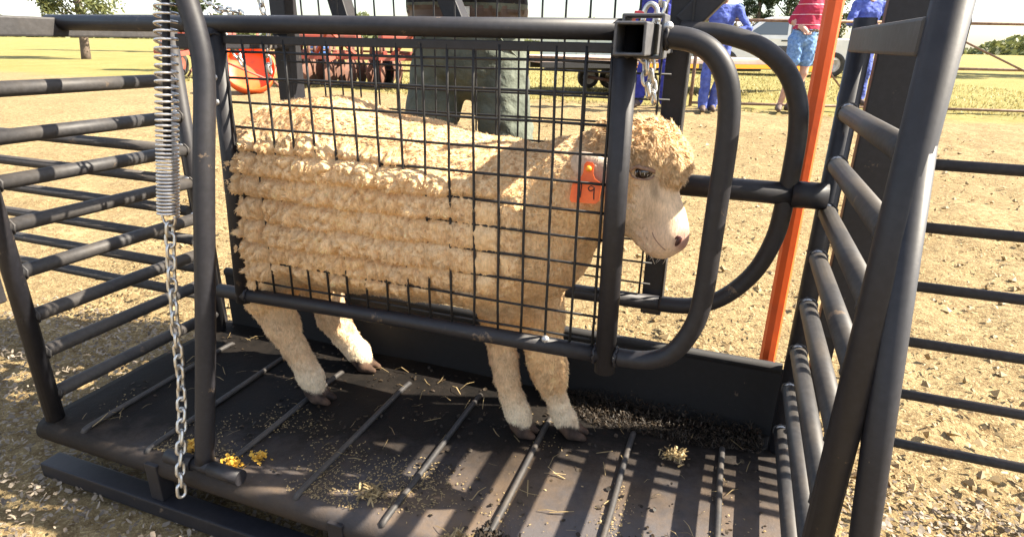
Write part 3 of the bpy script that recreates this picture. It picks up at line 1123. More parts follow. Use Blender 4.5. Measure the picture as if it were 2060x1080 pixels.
# coil spring
def spring():
    top, bot = Vector((-0.018, -0.078, 1.06)), Vector((-0.036, -0.166, 0.545))
    ax = (bot - top)
    L_ = ax.length
    ax.normalize()
    n1 = ax.orthogonal().normalized()
    n2 = ax.cross(n1)
    pts = []
    s_, th = 0.0, 0.0
    while s_ < L_:
        f = s_ / L_
        pitch = 0.0150 if f < 0.45 else (0.0150 + (0.0068 - 0.0150) * min((f - 0.45) / 0.35, 1))
        rad = 0.0185
        pts.append(top + ax * s_ + (n1 * math.cos(th) + n2 * math.sin(th)) * rad)
        th += 2 * math.pi / 18
        s_ += pitch / 18
    m = MB()
    m.tube(pts, 0.0026, 8)
    o = m.build('coil_spring', M['spring'])
    tag(o, 'open steel coil spring hanging beside the left stay post', 'spring')
    m = MB()
    hk = []
    for a in np.linspace(-20, 200, 14):
        hk.append(bot + Vector((0.0165 * math.cos(R(a)), 0, -0.004 - 0.0165 * math.sin(R(a)))))
    m.tube(hk, 0.0028, 8)
    h = m.build('hook', M['spring'], None)
    h.parent = o
    m = MB()
    m.tube([top - ax * 0.02, bot - ax * 0.12], 0.007, 8)
    h = m.build('inner_rod', M['paint'], None)
    h.parent = o
spring()
# ------------------------------------------------------------------ the sheep
T_FLEECE, T_LEG, T_FACE, T_HOOF, T_TOP, T_EAR, T_CUFF = range(7)

def wool_mat(name, sheen=0.3, transl=0.22, bscale=170, bs=0.5):
    m, N, L, B = nmat(name)
    at = N.new('ShaderNodeAttribute')
    at.attribute_name = 'Col'
    fl = tex_noise(N, L, 330, 3, 0.6, stretch=(1, 1, 0.3), dist=0.4)
    fr_ = N.new('ShaderNodeMapRange')
    fr_.inputs['From Min'].default_value = 0.3; fr_.inputs['From Max'].default_value = 0.7
    fr_.inputs['To Min'].default_value = 0.74; fr_.inputs['To Max'].default_value = 1.12
    L.new(fl, fr_.inputs['Value'])
    vm = N.new('ShaderNodeVectorMath'); vm.operation = 'SCALE'
    L.new(at.outputs['Color'], vm.inputs[0]); L.new(fr_.outputs['Result'], vm.inputs['Scale'])
    L.new(vm.outputs['Vector'], B.inputs['Base Color'])
    B.inputs['Roughness'].default_value = 0.85
    B.inputs['Specular IOR Level'].default_value = 0.2
    if bs:
        bump(N, L, B, tex_noise(N, L, bscale, 5, 0.7, stretch=(1, 1, 0.35), dist=0.6), bs, 0.004)
    tr = N.new('ShaderNodeBsdfTranslucent')
    L.new(at.outputs['Color'], tr.inputs['Color'])
    ms = N.new('ShaderNodeMixShader')
    ms.inputs['Fac'].default_value = transl
    out = [n for n in N if n.type == 'OUTPUT_MATERIAL'][0]
    L.new(B.outputs['BSDF'], ms.inputs[1])
    L.new(tr.outputs['BSDF'], ms.inputs[2])
    L.new(ms.outputs['Shader'], out.inputs['Surface'])
    return m
M['wool'] = wool_mat('fleece')
M['wisp'] = wool_mat('fleece_locks', transl=0.30, bs=0)

def sheep():
    h = 0.004
    f = Field((-0.20, -0.03, -0.01), (0.98, 0.34, 0.80), h)
    C = f.cone
    E_ = f.ell
    yc = 0.137
    # trunk
    E_((0.035, yc, 0.530), (0.150, 0.155, 0.205), T_FLEECE, 0.05)
    E_((0.015, yc, 0.600), (0.120, 0.125, 0.115), T_FLEECE, 0.05)
    E_((0.17, yc, 0.535), (0.205, 0.175, 0.224), T_FLEECE, 0.06)
    E_((0.36, yc, 0.522), (0.235, 0.175, 0.200), T_FLEECE, 0.06)
    E_((0.535, yc, 0.508), (0.165, 0.160, 0.183), T_FLEECE, 0.05)
    E_((0.645, yc, 0.500), (0.108, 0.120, 0.122), T_FLEECE, 0.04)
    # neck
    C((0.60, yc, 0.562), (0.752, 0.134, 0.606), 0.122, 0.086, T_FLEECE, 0.045)
    C((0.72, 0.134, 0.615), (0.800, 0.132, 0.655), 0.100, 0.070, T_FLEECE, 0.03)
    # keep the trunk pressed between the two mesh sides
    g = (f.lo[1] + f.h * np.arange(f.n[1])).astype(np.float32)[None, :, None]
    for pl in (0.009 - g, g - 0.264):
        k = 0.030
        hh = np.maximum(k - np.abs(f.val - pl), 0) / k
        f.val = (np.maximum(f.val, pl) + hh * hh * k * 0.25).astype(np.float32)
    f.best = f.val.copy()
    # legs
    def leg(pts, tags, k=0.022):
        for (a, ra), (b, rb), t in zip(pts, pts[1:], tags):
            C(a, b, ra, rb, t, k)
    leg([((0.00, 0.085, 0.40), 0.085), ((-0.040, 0.080, 0.275), 0.055), ((-0.016, 0.080, 0.200), 0.038), ((0.018, 0.080, 0.132), 0.0275), ((0.040, 0.080, 0.094), 0.0245), ((0.056, 0.080, 0.064), 0.0285), ((0.068, 0.080, 0.042), 0.0235)], [T_FLEECE, T_LEG, T_LEG, T_LEG, T_LEG, T_LEG])
    leg([((0.02, 0.215, 0.40), 0.080), ((-0.015, 0.245, 0.240), 0.050), ((0.008, 0.252, 0.150), 0.038), ((0.034, 0.256, 0.100), 0.030), ((0.058, 0.258, 0.072), 0.027), ((0.078, 0.260, 0.050), 0.0285), ((0.090, 0.260, 0.036), 0.0235)], [T_FLEECE, T_LEG, T_LEG, T_LEG, T_LEG, T_LEG])
    leg([((0.565, 0.115, 0.40), 0.075), ((0.555, 0.132, 0.270), 0.036), ((0.562, 0.138, 0.190), 0.0270), ((0.570, 0.138, 0.150), 0.0255), ((0.585, 0.138, 0.094), 0.0245), ((0.600, 0.138, 0.058), 0.0265), ((0.610, 0.138, 0.038), 0.023)], [T_FLEECE, T_LEG, T_LEG, T_LEG, T_LEG, T_LEG])
    leg([((0.610, 0.160, 0.42), 0.082), ((0.638, 0.172, 0.300), 0.048), ((0.650, 0.175, 0.215), 0.038), ((0.660, 0.176, 0.170), 0.036), ((0.668, 0.176, 0.138), 0.033)], [T_FLEECE, T_FLEECE, T_CUFF, T_CUFF])
    leg([((0.668, 0.176, 0.150), 0.026), ((0.676, 0.176, 0.108), 0.0255), ((0.692, 0.176, 0.066), 0.0255), ((0.706, 0.176, 0.044), 0.0270), ((0.715, 0.176, 0.032), 0.023)], [T_LEG] * 4, 0.008)
    # cloven hooves
    for (x, y, dx) in ((0.066, 0.080, 0.028), (0.088, 0.260, 0.028), (0.608, 0.138, 0.019), (0.716, 0.176, 0.024)):
        for s_ in (-1, 1):
            C((x - 0.006, y + s_ * 0.0115, 0.030), (x + 0.012, y + s_ * 0.0140, 0.0165), 0.0175, 0.0165, T_HOOF, 0.006)
            C((x + 0.008, y + s_ * 0.0140, 0.016), (x + dx + 0.016, y + s_ * 0.0130, 0.0085), 0.0160, 0.0085, T_HOOF, 0.004)
    # head
    E_((0.822, 0.132, 0.672), (0.066, 0.058, 0.066), T_FACE, 0.03)
    C((0.848, 0.130, 0.640), (0.900, 0.117, 0.553), 0.054, 0.036, T_FACE, 0.02)
    C((0.895, 0.118, 0.570), (0.913, 0.115, 0.535), 0.033, 0.0255, T_FACE, 0.015)
    C((0.812, 0.131, 0.592), (0.893, 0.118, 0.515), 0.050, 0.0215, T_FACE, 0.02)
    E_((0.830, 0.126, 0.610), (0.050, 0.054, 0.060), T_FACE, 0.02)
    E_((0.903, 0.103, 0.531), (0.017, 0.016, 0.017), T_FACE, 0.012)
    E_((0.903, 0.127, 0.531), (0.017, 0.016, 0.017), T_FACE, 0.012)
    E_((0.893, 0.098, 0.545), (0.024, 0.017, 0.024), T_FACE, 0.015)
    E_((0.893, 0.136, 0.545), (0.024, 0.017, 0.024), T_FACE, 0.015)
    E_((0.884, 0.118, 0.520), (0.026, 0.026, 0.020), T_FACE, 0.015)
    # brow and lids round the near eye
    E_((0.850, 0.076, 0.677), (0.019, 0.009, 0.0085), T_FACE, 0.008)
    E_((0.848, 0.076, 0.652), (0.017, 0.008, 0.0065), T_FACE, 0.008)
    E_((0.850, 0.186, 0.677), (0.019, 0.009, 0.0085), T_FACE, 0.008)
    # top knot
    E_((0.800, 0.132, 0.697), (0.070, 0.070, 0.052), T_TOP, 0.02)
    E_((0.852, 0.131, 0.700), (0.058, 0.066, 0.048), T_TOP, 0.015)
    E_((0.893, 0.128, 0.676), (0.031, 0.052, 0.045), T_TOP, 0.010)
    # ears
    Rm = Matrix.Rotation(R(32), 3, 'Y') @ Matrix.Rotation(R(12), 3, 'Z')
    E_((0.768, 0.043, 0.665), (0.050, 0.010, 0.029), T_EAR, 0.008, rot=[list(r_) for r_ in Rm])
    C((0.805, 0.075, 0.682), (0.790, 0.052, 0.674), 0.018, 0.014, T_EAR, 0.012)
    Rm = Matrix.Rotation(R(25), 3, 'Y') @ Matrix.Rotation(R(-20), 3, 'Z')
    E_((0.785, 0.222, 0.675), (0.042, 0.011, 0.024), T_EAR, 0.008, rot=[list(r_) for r_ in Rm])
    C((0.805, 0.190, 0.685), (0.795, 0.212, 0.678), 0.018, 0.014, T_EAR, 0.012)
    # tail stub
    C((-0.085, yc, 0.60), (-0.105, yc, 0.50), 0.036, 0.024, T_FLEECE, 0.02)

    P_, F_, T_ = f.nets()
    P_ = lap(P_, F_, 2, 0.5)
    Nn = vnormals(P_, F_)
    # the surface must point outward
    if ((P_ - P_.mean(0)) * Nn).sum() < 0:
        F_ = F_[:, ::-1].copy()
        Nn = -Nn
    X, Y, Z = P_.T
    isf = np.isin(T_, (T_FLEECE, T_CUFF)).astype(float)
    ist = (T_ == T_TOP).astype(float)
    isl = (T_ == T_LEG).astype(float)
    # smooth the region masks over the surface
    W3 = lap(np.stack([isf, ist, isl], 1), F_, 4, 0.6)
    isf, ist, isl = W3.T
    # ---- wool squeezed through the near mesh
    fz = ((0.851 - Z) / 0.05) % 1.0
    fx = (X / 0.05) % 1.0
    row = np.floor((0.851 - Z) / 0.05)
    colm = np.floor(X / 0.05)
    cellr = _hash(row.astype(int), colm.astype(int), np.zeros(len(X), int), 4)
    rowr = _hash(row.astype(int), np.zeros(len(X), int), np.zeros(len(X), int), 8)
    contact = sst(0.033, 0.011, Y) * sst(-0.35, -0.8, Nn[:, 1]) * isf
    wob = 0.085 * vnoise(P_, 13, 3)
    Rz = 1 - np.abs(2 * (fz + wob) - 1) ** 3.2
    Cx = np.abs(2 * (fx + 0.06 * vnoise(P_, 14, 6)) - 1) ** 3.0
    left = sst(0.74, 0.26, X + 0.05 * vnoise(P_, 9, 90) - 0.25 * (Z - 0.5))
    A = (0.005 + 0.0215 * left * sst(-0.045, 0.01, X) * sst(0.705, 0.66, Z) * (0.75 + 0.5 * rowr) * (0.50 + 0.50 * sst(0.42, 0.50, Z + 0.05 * sst(0.1, 0.4, X))))
    mid = sst(0.05, 0.15, X) * sst(0.60, 0.30, X + 0.07 * vnoise(P_, 10, 55)) * sst(0.40, 0.46, Z) * sst(0.68, 0.62, Z)
    kc = 0.80 * (1 - mid) + 0.30 * mid
    cover = mid * 0.55 * np.clip(0.55 + 1.0 * vnoise(P_, 11, 12), 0, 1)
    puff = A * (np.clip(Rz, 0, 1) * (1 - kc * Cx) * (0.62 + 0.75 * cellr) * (1 - cover) + cover)
    WARP = 0.008 * np.stack([vnoise(P_, 26, 71), vnoise(P_, 26, 72), vnoise(P_, 26, 73)], 1)
    f1, f2, cid = worley((P_ + WARP) * np.array([1.0, 0.6, 0.62]), 43, 2)
    lock = np.sqrt(np.clip((f2 - f1) / 0.36, 0, 1)) * 0.6
    k1, k2, kid = worley(P_ + WARP * 0.5, 82, 41)
    knob = np.clip(k2 - k1, 0, 0.6)
    fine = vnoise(P_ * np.array([1.6, 1.0, 0.45]) + 0.02 * np.stack([vnoise(P_, 30, 1), vnoise(P_, 30, 2), vnoise(P_, 30, 3)], 1), 120, 9)
    dn = puff + left * (0.0270 * np.clip(lock, 0, 0.7) * (0.45 + 1.0 * cid) * (0.72 + 0.28 * np.clip(Rz, 0, 1)) * (1 - 0.70 * np.clip(kc - 0.2, 0, 1) * np.clip(Cx, 0, 1)) + 0.0065 * knob + 0.0020 * fine)
    dn_r = 0.0075 * np.clip(lock, 0, 0.8) + 0.0085 * knob + 0.0016 * fine
    dn = dn * left + dn_r * (1 - left) + puff * (1 - left)
    P2 = P_.copy()
    P2[:, 1] -= contact * dn
    # lock relief everywhere else
    f1b, f2b, cidb = worley(P_, 34, 7)
    relief = isf * (1 - contact) * (0.0034 * np.clip(f2b - f1b, 0, 0.7) + 0.0032 * knob + 0.0014 * fine)
    f1c, f2c, cidc = worley(P_ + 0.006 * np.stack([vnoise(P_, 50, 4), vnoise(P_, 50, 5), vnoise(P_, 50, 6)], 1), 52, 13)
    relief += ist * (0.0120 * np.clip(f2c - f1c, 0, 0.8) + 0.0030 * fine - 0.002)
    relief += isl * sst(0.04, 0.10, Z) * (0.0020 * fine + 0.0050 * np.clip(lock, 0, 0.6) + 0.0022 * vnoise(P_ * np.array([1, 1, 0.5]), 60, 3) - 0.002)
    cheekw = lap(np.stack([(T_ == T_FACE) * sst(0.852, 0.836, X + 0.35 * (Z - 0.6)) * (np.hypot(X - 0.848, Z - 0.664) > 0.036)] * 3, 1), F_, 4, 0.6)[:, 0]
    relief += cheekw * (0.0060 * knob + 0.0010)
    P2 += Nn * relief[:, None]
    N2 = vnormals(P2, F_)
    # ---- colours of the coat, with some shadow painted in
    big = fbm(P_, 7, 3, 21)
    sm = vnoise(P_, 70, 22)
    cream = np.array([0.860, 0.600, 0.325])
    dirty = np.array([0.730, 0.525, 0.310])
    tmix = np.clip(0.35 + 0.30 * big + 0.12 * sm + 0.45 * sst(0.66, 0.72, Z) * (1 - contact), 0, 1)[:, None]
    Cc = cream * (1 - tmix) + dirty * tmix
    legc = np.array([0.74, 0.54, 0.335])[None, :] * (1 + 0.10 * sm[:, None])
    low = sst(0.14, 0.06, Z)[:, None]
    legc = legc * (1 - low) + np.array([0.78, 0.64, 0.455])[None, :] * low
    facec = np.array([0.84, 0.64, 0.435])[None, :] * (1 + 0.16 * sm[:, None] + 0.12 * big[:, None] + 0.14 * vnoise(P_ * np.array([1, 1, 0.5]), 190, 77)[:, None])
    muz = (sst(0.60, 0.54, Z) * (X > 0.84))[:, None]
    facec = facec * (1 - muz) + np.array([0.83, 0.635, 0.46]) * muz
    nosew = sst(0.030, 0.012, np.sqrt((X - 0.934) ** 2 + ((Z - 0.540) * 0.8) ** 2 + (0.35 * (Y - 0.116)) ** 2))[:, None]  # pinkish nose pad, darkened further with its shadow painted in
    facec = facec * (1 - nosew) + np.array([0.46, 0.28, 0.225]) * nosew
    topc = np.array([0.74, 0.54, 0.32])[None, :] * (1 + 0.12 * sm[:, None])
    earc = np.array([0.66, 0.55, 0.45])[None, :] * np.ones((len(X), 1))
    hf = np.clip(0.5 + 0.8 * vnoise(P_ * np.array([1, 1, 0.4]), 90, 2), 0, 1)[:, None]
    hoofc = np.array([0.105, 0.068, 0.050]) * (1 - hf) + np.array([0.026, 0.019, 0.017]) * hf
    for t, c in ((T_LEG, legc), (T_FACE, facec), (T_TOP, topc), (T_EAR, earc), (T_HOOF, hoofc)):
        Cc = np.where((T_ == t)[:, None], c, Cc)
    Cs = lap(Cc, F_, 2, 0.6)
    # dark tear line below the inner corner of the eye, freckled muzzle
    tear = sst(0.010, 0.003, np.abs((X - 0.866) - 0.15 * (0.665 - Z))) * sst(0.668, 0.655, Z) * sst(0.60, 0.63, Z) * (T_ == T_FACE)
    Cs = Cs * (1 - 0.35 * tear[:, None])
    # soiling on the pasterns
    # self-shadow in the partings between locks, painted into the coat as brown
    lock_shade = (isf * (1 - np.clip(lock / 0.6, 0, 1)) ** 2 * 0.45)[:, None]
    Cs = Cs * (1 - lock_shade) + Cs * np.array([0.62, 0.50, 0.40]) * lock_shade
    so = (sst(0.045, 0.022, Z) * sst(-0.1, 0.5, vnoise(P_, 45, 44)))[:, None] * 0.8
    stain = (isl * sst(0.35, 0.75, fbm(P_, 24, 3, 91)) * 0.35)[:, None]
    Cs = Cs * (1 - stain) + np.array([0.34, 0.20, 0.115]) * stain
    Cs = Cs * (1 - so) + np.array([0.10, 0.06, 0.04]) * so
    me = fast_mesh('sheep', P2, F_, True, 4)
    set_col(me, Cs)
    body = obj('sheep', me, M['wool'])
    tag(body, 'woolly cream sheep with orange ear tag standing in the crate', 'sheep')

    # ---- locks: short curved ribbons all over the coat
    rg = np.random.default_rng(21)
    A_ = np.linalg.norm(np.cross(P2[F_[:, 2]] - P2[F_[:, 0]], P2[F_[:, 3]] - P2[F_[:, 1]]), axis=1) / 2
    ft = T_[F_[:, 0]]
    fc = P2[F_].mean(1)
    fxr = sst(0.74, 0.26, fc[:, 0] + 0.05 * vnoise(fc, 9, 90) - 0.25 * (fc[:, 2] - 0.5))
    dens = np.select([ft == T_FLEECE, ft == T_CUFF, ft == T_TOP, ft == T_LEG, ft == T_FACE, ft == T_EAR], [1.0, 1.2, 2.2, 1.1, 1.6, 0.8], 0.0)
    crack = (lock / 0.6)[F_[:, 0]]
    dens = np.where((ft == T_FLEECE) & (contact[F_[:, 0]] > 0.3), dens * (0.12 + 0.62 * crack + 0.45 * (1 - fxr)), dens)
    dens = np.where((ft == T_FACE) & (fc[:, 0] > 0.86), 1.4, dens)
    dens = np.where((ft == T_FACE) & (fc[:, 0] > 0.895) & (fc[:, 2] < 0.56), 0.25, dens)
    dens = np.where((ft == T_FACE) & (np.hypot(fc[:, 0] - 0.848, fc[:, 2] - 0.664) < 0.028), 0.0, dens)
    # the far flank is hidden from every near view: thin it
    dens = np.where((fc[:, 1] > 0.24) & (fc[:, 2] > 0.30) & (ft == T_FLEECE), 0.25, dens)
    w = A_ * dens
    n = 205000
    fi = rg.choice(len(F_), n, p=w / w.sum())
    uv = rg.random((n, 2))
    q = F_[fi]
    def bil(Aa):
        u, v = uv[:, :1], uv[:, 1:]
        return (Aa[q[:, 0]] * (1 - u) + Aa[q[:, 1]] * u) * (1 - v) + (Aa[q[:, 3]] * (1 - u) + Aa[q[:, 2]] * u) * v
    root = bil(P2)
    nn = bil(N2)
    nn /= np.linalg.norm(nn, axis=1, keepdims=True)
    col = bil(Cs)
    t = ft[fi]
    lf = fxr[fi]
    ct = bil(contact[:, None])[:, 0]
    # lay of the coat: locks sweep in swirls, mostly down and back
    th = 2.2 * fbm(root, 13, 2, 31) + 0.7 * fbm(root, 42, 2, 35)
    flow = np.stack([-0.25 + 0.9 * np.sin(th), 0 * th, -0.85 + 0.5 * np.cos(th * 1.3)], 1)
    flow = np.where((t == T_LEG)[:, None], np.array([0.15, 0, -1.0]) + rg.normal(0, 0.2, (n, 3)), flow)
    flow = np.where((t == T_FACE)[:, None], np.array([0.55, 0, -0.7]) + rg.normal(0, 0.15, (n, 3)), flow)
    flow -= nn * (flow * nn).sum(1, keepdims=True)
    flow /= np.linalg.norm(flow, axis=1, keepdims=True) + 1e-9
    ln = np.select([t == T_FLEECE, t == T_CUFF, t == T_TOP, t == T_LEG, t == T_FACE, t == T_EAR], [0.0120, 0.012, 0.0120, 0.0110, 0.0055, 0.007], 0.005) * rg.uniform(0.6, 1.35, n)
    ln = np.where((t == T_FLEECE), ln * (0.72 + 0.35 * lf) * np.where(ct > 0.3, 1.0, 0.66), ln)
    ln = np.where((t == T_FLEECE) & (ct > 0.3), ln * (1 - 0.38 * lf), ln)
    cheek = (t == T_FACE) & (root[:, 0] + 0.35 * (root[:, 2] - 0.6) < 0.848) & (np.hypot(root[:, 0] - 0.848, root[:, 2] - 0.664) > 0.034)
    ln = np.where(cheek, 0.0085 * rg.uniform(0.6, 1.3, n), ln)
    ln = np.where((t == T_LEG) & (root[:, 2] < 0.10), ln * 0.6, ln)
    # locks stop short of the wires that cut into the fleece
    dw = np.minimum(np.abs(((root[:, 2] - 0.851 + 0.025) % 0.05) - 0.025), np.abs(((root[:, 0] + 0.025) % 0.05) - 0.025) + 0.006 + 0.02 * bil(mid[:, None])[:, 0])
    ln = np.where(ct > 0.3, ln * np.clip(0.28 + 0.80 * dw / 0.022, 0.28, 1.0), ln)
    wd = np.select([t == T_FLEECE, t == T_CUFF, t == T_TOP, t == T_LEG, t == T_FACE], [0.0019, 0.0018, 0.0018, 0.0012, 0.0009], 0.0011) * rg.uniform(0.6, 1.4, n)
    wd = np.where(cheek, 0.0015, np.where((t == T_FLEECE) & (ct < 0.3), wd * 0.72, wd))
    rise = np.select([t == T_FLEECE, t == T_TOP, t == T_LEG, t == T_FACE], [0.34, 0.50, 0.22, 0.12], 0.3)
    rise = rise * np.where(ct > 0.4, 0.25 + 0.25 * lf, 0.8)
    side = np.cross(nn, flow)
    curl = rg.normal(0, 0.9, n) * np.where(t == T_TOP, 1.8, 1.0)
    d0 = flow + nn * (rise + 0.25)[:, None] + side * (0.3 * curl)[:, None] + rg.normal(0, 0.12, (n, 3))
    d0 /= np.linalg.norm(d0, axis=1, keepdims=True)
    d1 = flow + nn * (rise * 0.5)[:, None] + side * curl[:, None] * 0.6
    d1 /= np.linalg.norm(d1, axis=1, keepdims=True)
    d2 = flow - nn * 0.25 + side * curl[:, None]
    d2[:, 2] -= 0.2
    d2 /= np.linalg.norm(d2, axis=1, keepdims=True)
    p0 = root - nn * 0.0015
    p1 = p0 + d0 * (ln / 3)[:, None]
    p2 = p1 + d1 * (ln / 3)[:, None]
    p3 = p2 + d2 * (ln / 3)[:, None]
    # draw the tips of each lock together
    cc, cd_, cf = worley_c((root + 0.004 * rg.normal(0, 0.25, (n, 3))), 84, 41)
    ca = cd_ * 37.0
    cdir = flow * 0.8 + nn * 0.25 + side * np.sin(ca)[:, None] * 0.6
    cdir /= np.linalg.norm(cdir, axis=1, keepdims=True)
    tipc = cc + nn * (((root - cc) * nn).sum(1) + 0.004)[:, None] + cdir * (ln * 0.85)[:, None]
    wool_ = np.isin(t, (T_FLEECE, T_TOP, T_CUFF))
    kk = np.where(wool_, 0.72, np.where(t == T_LEG, 0.50, 0.0))[:, None]
    p3 = p3 * (1 - kk) + tipc * kk
    p2 = p2 * (1 - kk * 0.5) + (p1 + (tipc - p1) * 0.55) * kk * 0.5
    # keep locks behind the bare wires on the right-hand third and off the wires elsewhere
    for pp in (p1, p2, p3):
        lim = np.where((ct > 0.3) & (lf < 0.35), 0.0005, -1.0)
        pp[:, 1] = np.maximum(pp[:, 1], lim)
    sw = -side + nn * rg.normal(0, 0.30, n)[:, None]
    sw /= np.linalg.norm(sw, axis=1, keepdims=True)
    sw *= wd[:, None] / 2
    V = np.stack([p0 - sw, p0 + sw, p1 - sw * 1.1, p1 + sw * 1.1, p2 - sw * 0.75, p2 + sw * 0.75, p3], 1).reshape(-1, 3)
    b = (np.arange(n) * 7)[:, None]
    F3 = np.concatenate([b + np.array(k) for k in ([0, 1, 3], [0, 3, 2], [2, 3, 5], [2, 5, 4], [4, 5, 6])])
    me = fast_mesh('fleece_locks', V, F3, True, 3)
    shade = np.where(t == T_FACE, rg.uniform(0.66, 1.14, n), rg.uniform(0.84, 1.10, n)) * (0.84 + 0.32 * cd_)
    # locks in one swirl share a tone
    shade *= 1 + 0.16 * vnoise(root, 55, 61)
    cv = np.clip(col * shade[:, None], 0, 0.88)
    set_col(me, np.repeat(cv, 7, axis=0))
    wo = obj('fleece', me, M['wisp'])
    wo.parent = body
    tag(wo, kind='stuff')

    # ---- features set into the face
    bvh = BVHTree.FromPolygons([tuple(p) for p in P2], [tuple(int(i) for i in q_) for q_ in F_])
    def onface(x, z, y0=-0.02, d=1):
        r_ = bvh.ray_cast(Vector((x, y0, z)), Vector((0, d, 0)))
        return (r_[0], r_[1]) if r_[0] is not None else (Vector((x, 0.08, z)), Vector((0, -1, 0)))
    eye_m = pmat('sheep_eye', (0.022, 0.012, 0.008), None, rough=0.08, spec=0.8)
    pupil_m = pmat('sheep_pupil', (0.004, 0.004, 0.004), None, rough=0.1)
    lid_m = pmat('eye_rim', (0.060, 0.035, 0.028), None, rough=0.5)
    lidskin_m = pmat('eyelid_skin', (0.22, 0.13, 0.09), (0.36, 0.23, 0.16), 120, 0.6)
    lash_m = pmat('lashes', (0.72, 0.64, 0.55), None, rough=0.8)
    nost_m = pmat('nostril_skin', (0.075, 0.018, 0.014), (0.03, 0.008, 0.008), 200, 0.45)
    mouth_m = pmat('lip_line', (0.30, 0.175, 0.13), None, rough=0.7)
    for y0, d in ((-0.02, 1), (0.32, -1)):
        p, nr = onface(0.848, 0.6645, y0, d)
        m = MB()
        m.ball(p - nr * 0.0030, (0.0190, 0.0108, 0.0122), Matrix.Rotation(R(-8), 3, 'Y'))
        e = m.build('eye', eye_m); e.parent = body
        m = MB()
        m.ball(p + nr * 0.0057, (0.0080, 0.0020, 0.0036))
        o = m.build('pupil', pupil_m); o.parent = e
        # lids and pale lashes
        def arc(sg, rx, rz):
            out = []
            for u in np.linspace(-1, 1, 13):
                x = 0.848 + rx * u
                z = 0.6640 + sg * rz * math.sqrt(max(0, 1 - u * u)) - 0.09 * rx * u
                q_, n_ = onface(x, z, y0, d)
                out.append(q_ + n_ * (0.0046 * (1 - u * u)))
            return out
        m = MB()
        m.tube(arc(1, 0.0220, 0.0122), [0.0008] + [0.0036] * 11 + [0.0008], 8)
        o = m.build('upper_eyelid', lidskin_m); o.parent = e
        m = MB()
        m.tube(arc(-1, 0.0210, 0.0108), [0.0006] + [0.0016] * 11 + [0.0006], 8)
        o = m.build('lower_eyelid', lidskin_m); o.parent = e
        m = MB()
        rr = random.Random(5)
        for k, q_ in enumerate(arc(1, 0.0150, 0.0068)):
            if k % 3 == 1:
                n_ = nr
                tip = q_ + n_ * 0.0075 + Vector((rr.uniform(-.003, .003), 0, -0.0055 + rr.uniform(-.002, .001)))
                m.tube([q_ + n_ * 0.001, q_.lerp(tip, 0.5) + n_ * 0.002, tip], [0.00045, 0.0004, 0.00015], 4)
        o = m.build('eyelash', lash_m); o.parent = e
        # nostril
        p, nr = onface(0.922, 0.540, y0, d)
        m = MB()
        m.ball(p - nr * 0.0015, (0.0062, 0.0045, 0.0115), Matrix.Rotation(R(28), 3, 'Y'))
        p2_, n2_ = onface(0.9185, 0.5475, y0, d)
        m.ball(p2_ - n2_ * 0.0012, (0.0070, 0.0028, 0.0028), Matrix.Rotation(R(-40), 3, 'Y'), 10, 6)
        o = m.build('nostril', nost_m); o.parent = body
        m = MB()
        pts = []
        for x, z in ((0.874, 0.554), (0.879, 0.5445), (0.886, 0.536), (0.894, 0.528), (0.902, 0.521)):
            q_, n_ = onface(x, z, y0, d)
            pts.append(q_ + n_ * 0.0002)
        m.tube(catmull(pts, 4), [0.0003] + [0.0010] * (len(catmull(pts, 4)) - 2) + [0.0003], 6)
        o = m.build('mouth_line', mouth_m); o.parent = body
    # chin whiskers
    m = MB()
    rr = random.Random(8)
    for k in range(12):
        x = 0.868 + 0.04 * rr.random()
        q_ = Vector((x, 0.09 + 0.05 * rr.random(), 0.505 + (0.868 - x) * 0.3))
        r_ = bvh.find_nearest(q_)
        q_ = r_[0]
        m.tube([q_, q_ + Vector((rr.uniform(-.003, .003), rr.uniform(-.003, .003), -0.006)), q_ + Vector((rr.uniform(-.006, .006), rr.uniform(-.006, .006), -0.013))], [0.0005, 0.0004, 0.0002], 4)
    o = m.build('whisker', lash_m); o.parent = body

    # ---- orange ear tag with its hand-written number
    tagm = pmat('orange_tag', (0.86, 0.150, 0.020), (0.72, 0.110, 0.022), 45, 0.5)
    ink = pmat('tag_ink', (0.035, 0.012, 0.010), None, rough=0.6)
    out2 = [(-0.0085, 0.016), (-0.0085, 0.000), (-0.012, -0.010), (-0.0225, -0.017), (-0.0245, -0.026), (-0.0250, -0.050), (-0.021, -0.055), (0.021, -0.051), (0.0255, -0.045), (0.0260, -0.021), (0.0235, -0.013), (0.013, -0.007), (0.0085, 0.002), (0.0085, 0.016), (0.005, 0.021), (-0.005, 0.021)]
    bm = bmesh.new()
    vs1 = [bm.verts.new((x, -0.0009, z)) for x, z in out2]
    fc1 = bm.faces.new(vs1)
    ex = bmesh.ops.extrude_face_region(bm, geom=[fc1])
    for v in ex['geom']:
        if isinstance(v, bmesh.types.BMVert):
            v.co.y += 0.0018
    bmesh.ops.recalc_face_normals(bm, faces=bm.faces)
    me = bpy.data.meshes.new('ear_tag')
    bm.to_mesh(me); bm.free()
    et = obj('ear_tag', me, tagm)
    et.parent = body
    et['label'] = 'orange plastic ear tag marked 19'
    et.matrix_local = Matrix.Translation((0.7600, 0.0215, 0.664)) @ Matrix.Rotation(R(4), 4, 'Z') @ Matrix.Rotation(R(-7), 4, 'X') @ Matrix.Rotation(R(4), 4, 'Y') @ Matrix.Diagonal((1.04, 1, 0.98, 1))
    m = MB()
    m.ball((0, -0.002, 0.0095), (0.0055, 0.0045, 0.0055), seg=12, rings=6)
    o = m.build('tag_button', M['amber']); o.parent = et
    def stroke(pts):
        m.tube(catmull([(x, -0.0014, z) for x, z in pts], 4), 0.0011, 5)
    m = MB()
    stroke([(-0.012, -0.021), (-0.0085, -0.019), (-0.0075, -0.030), (-0.0075, -0.044)])
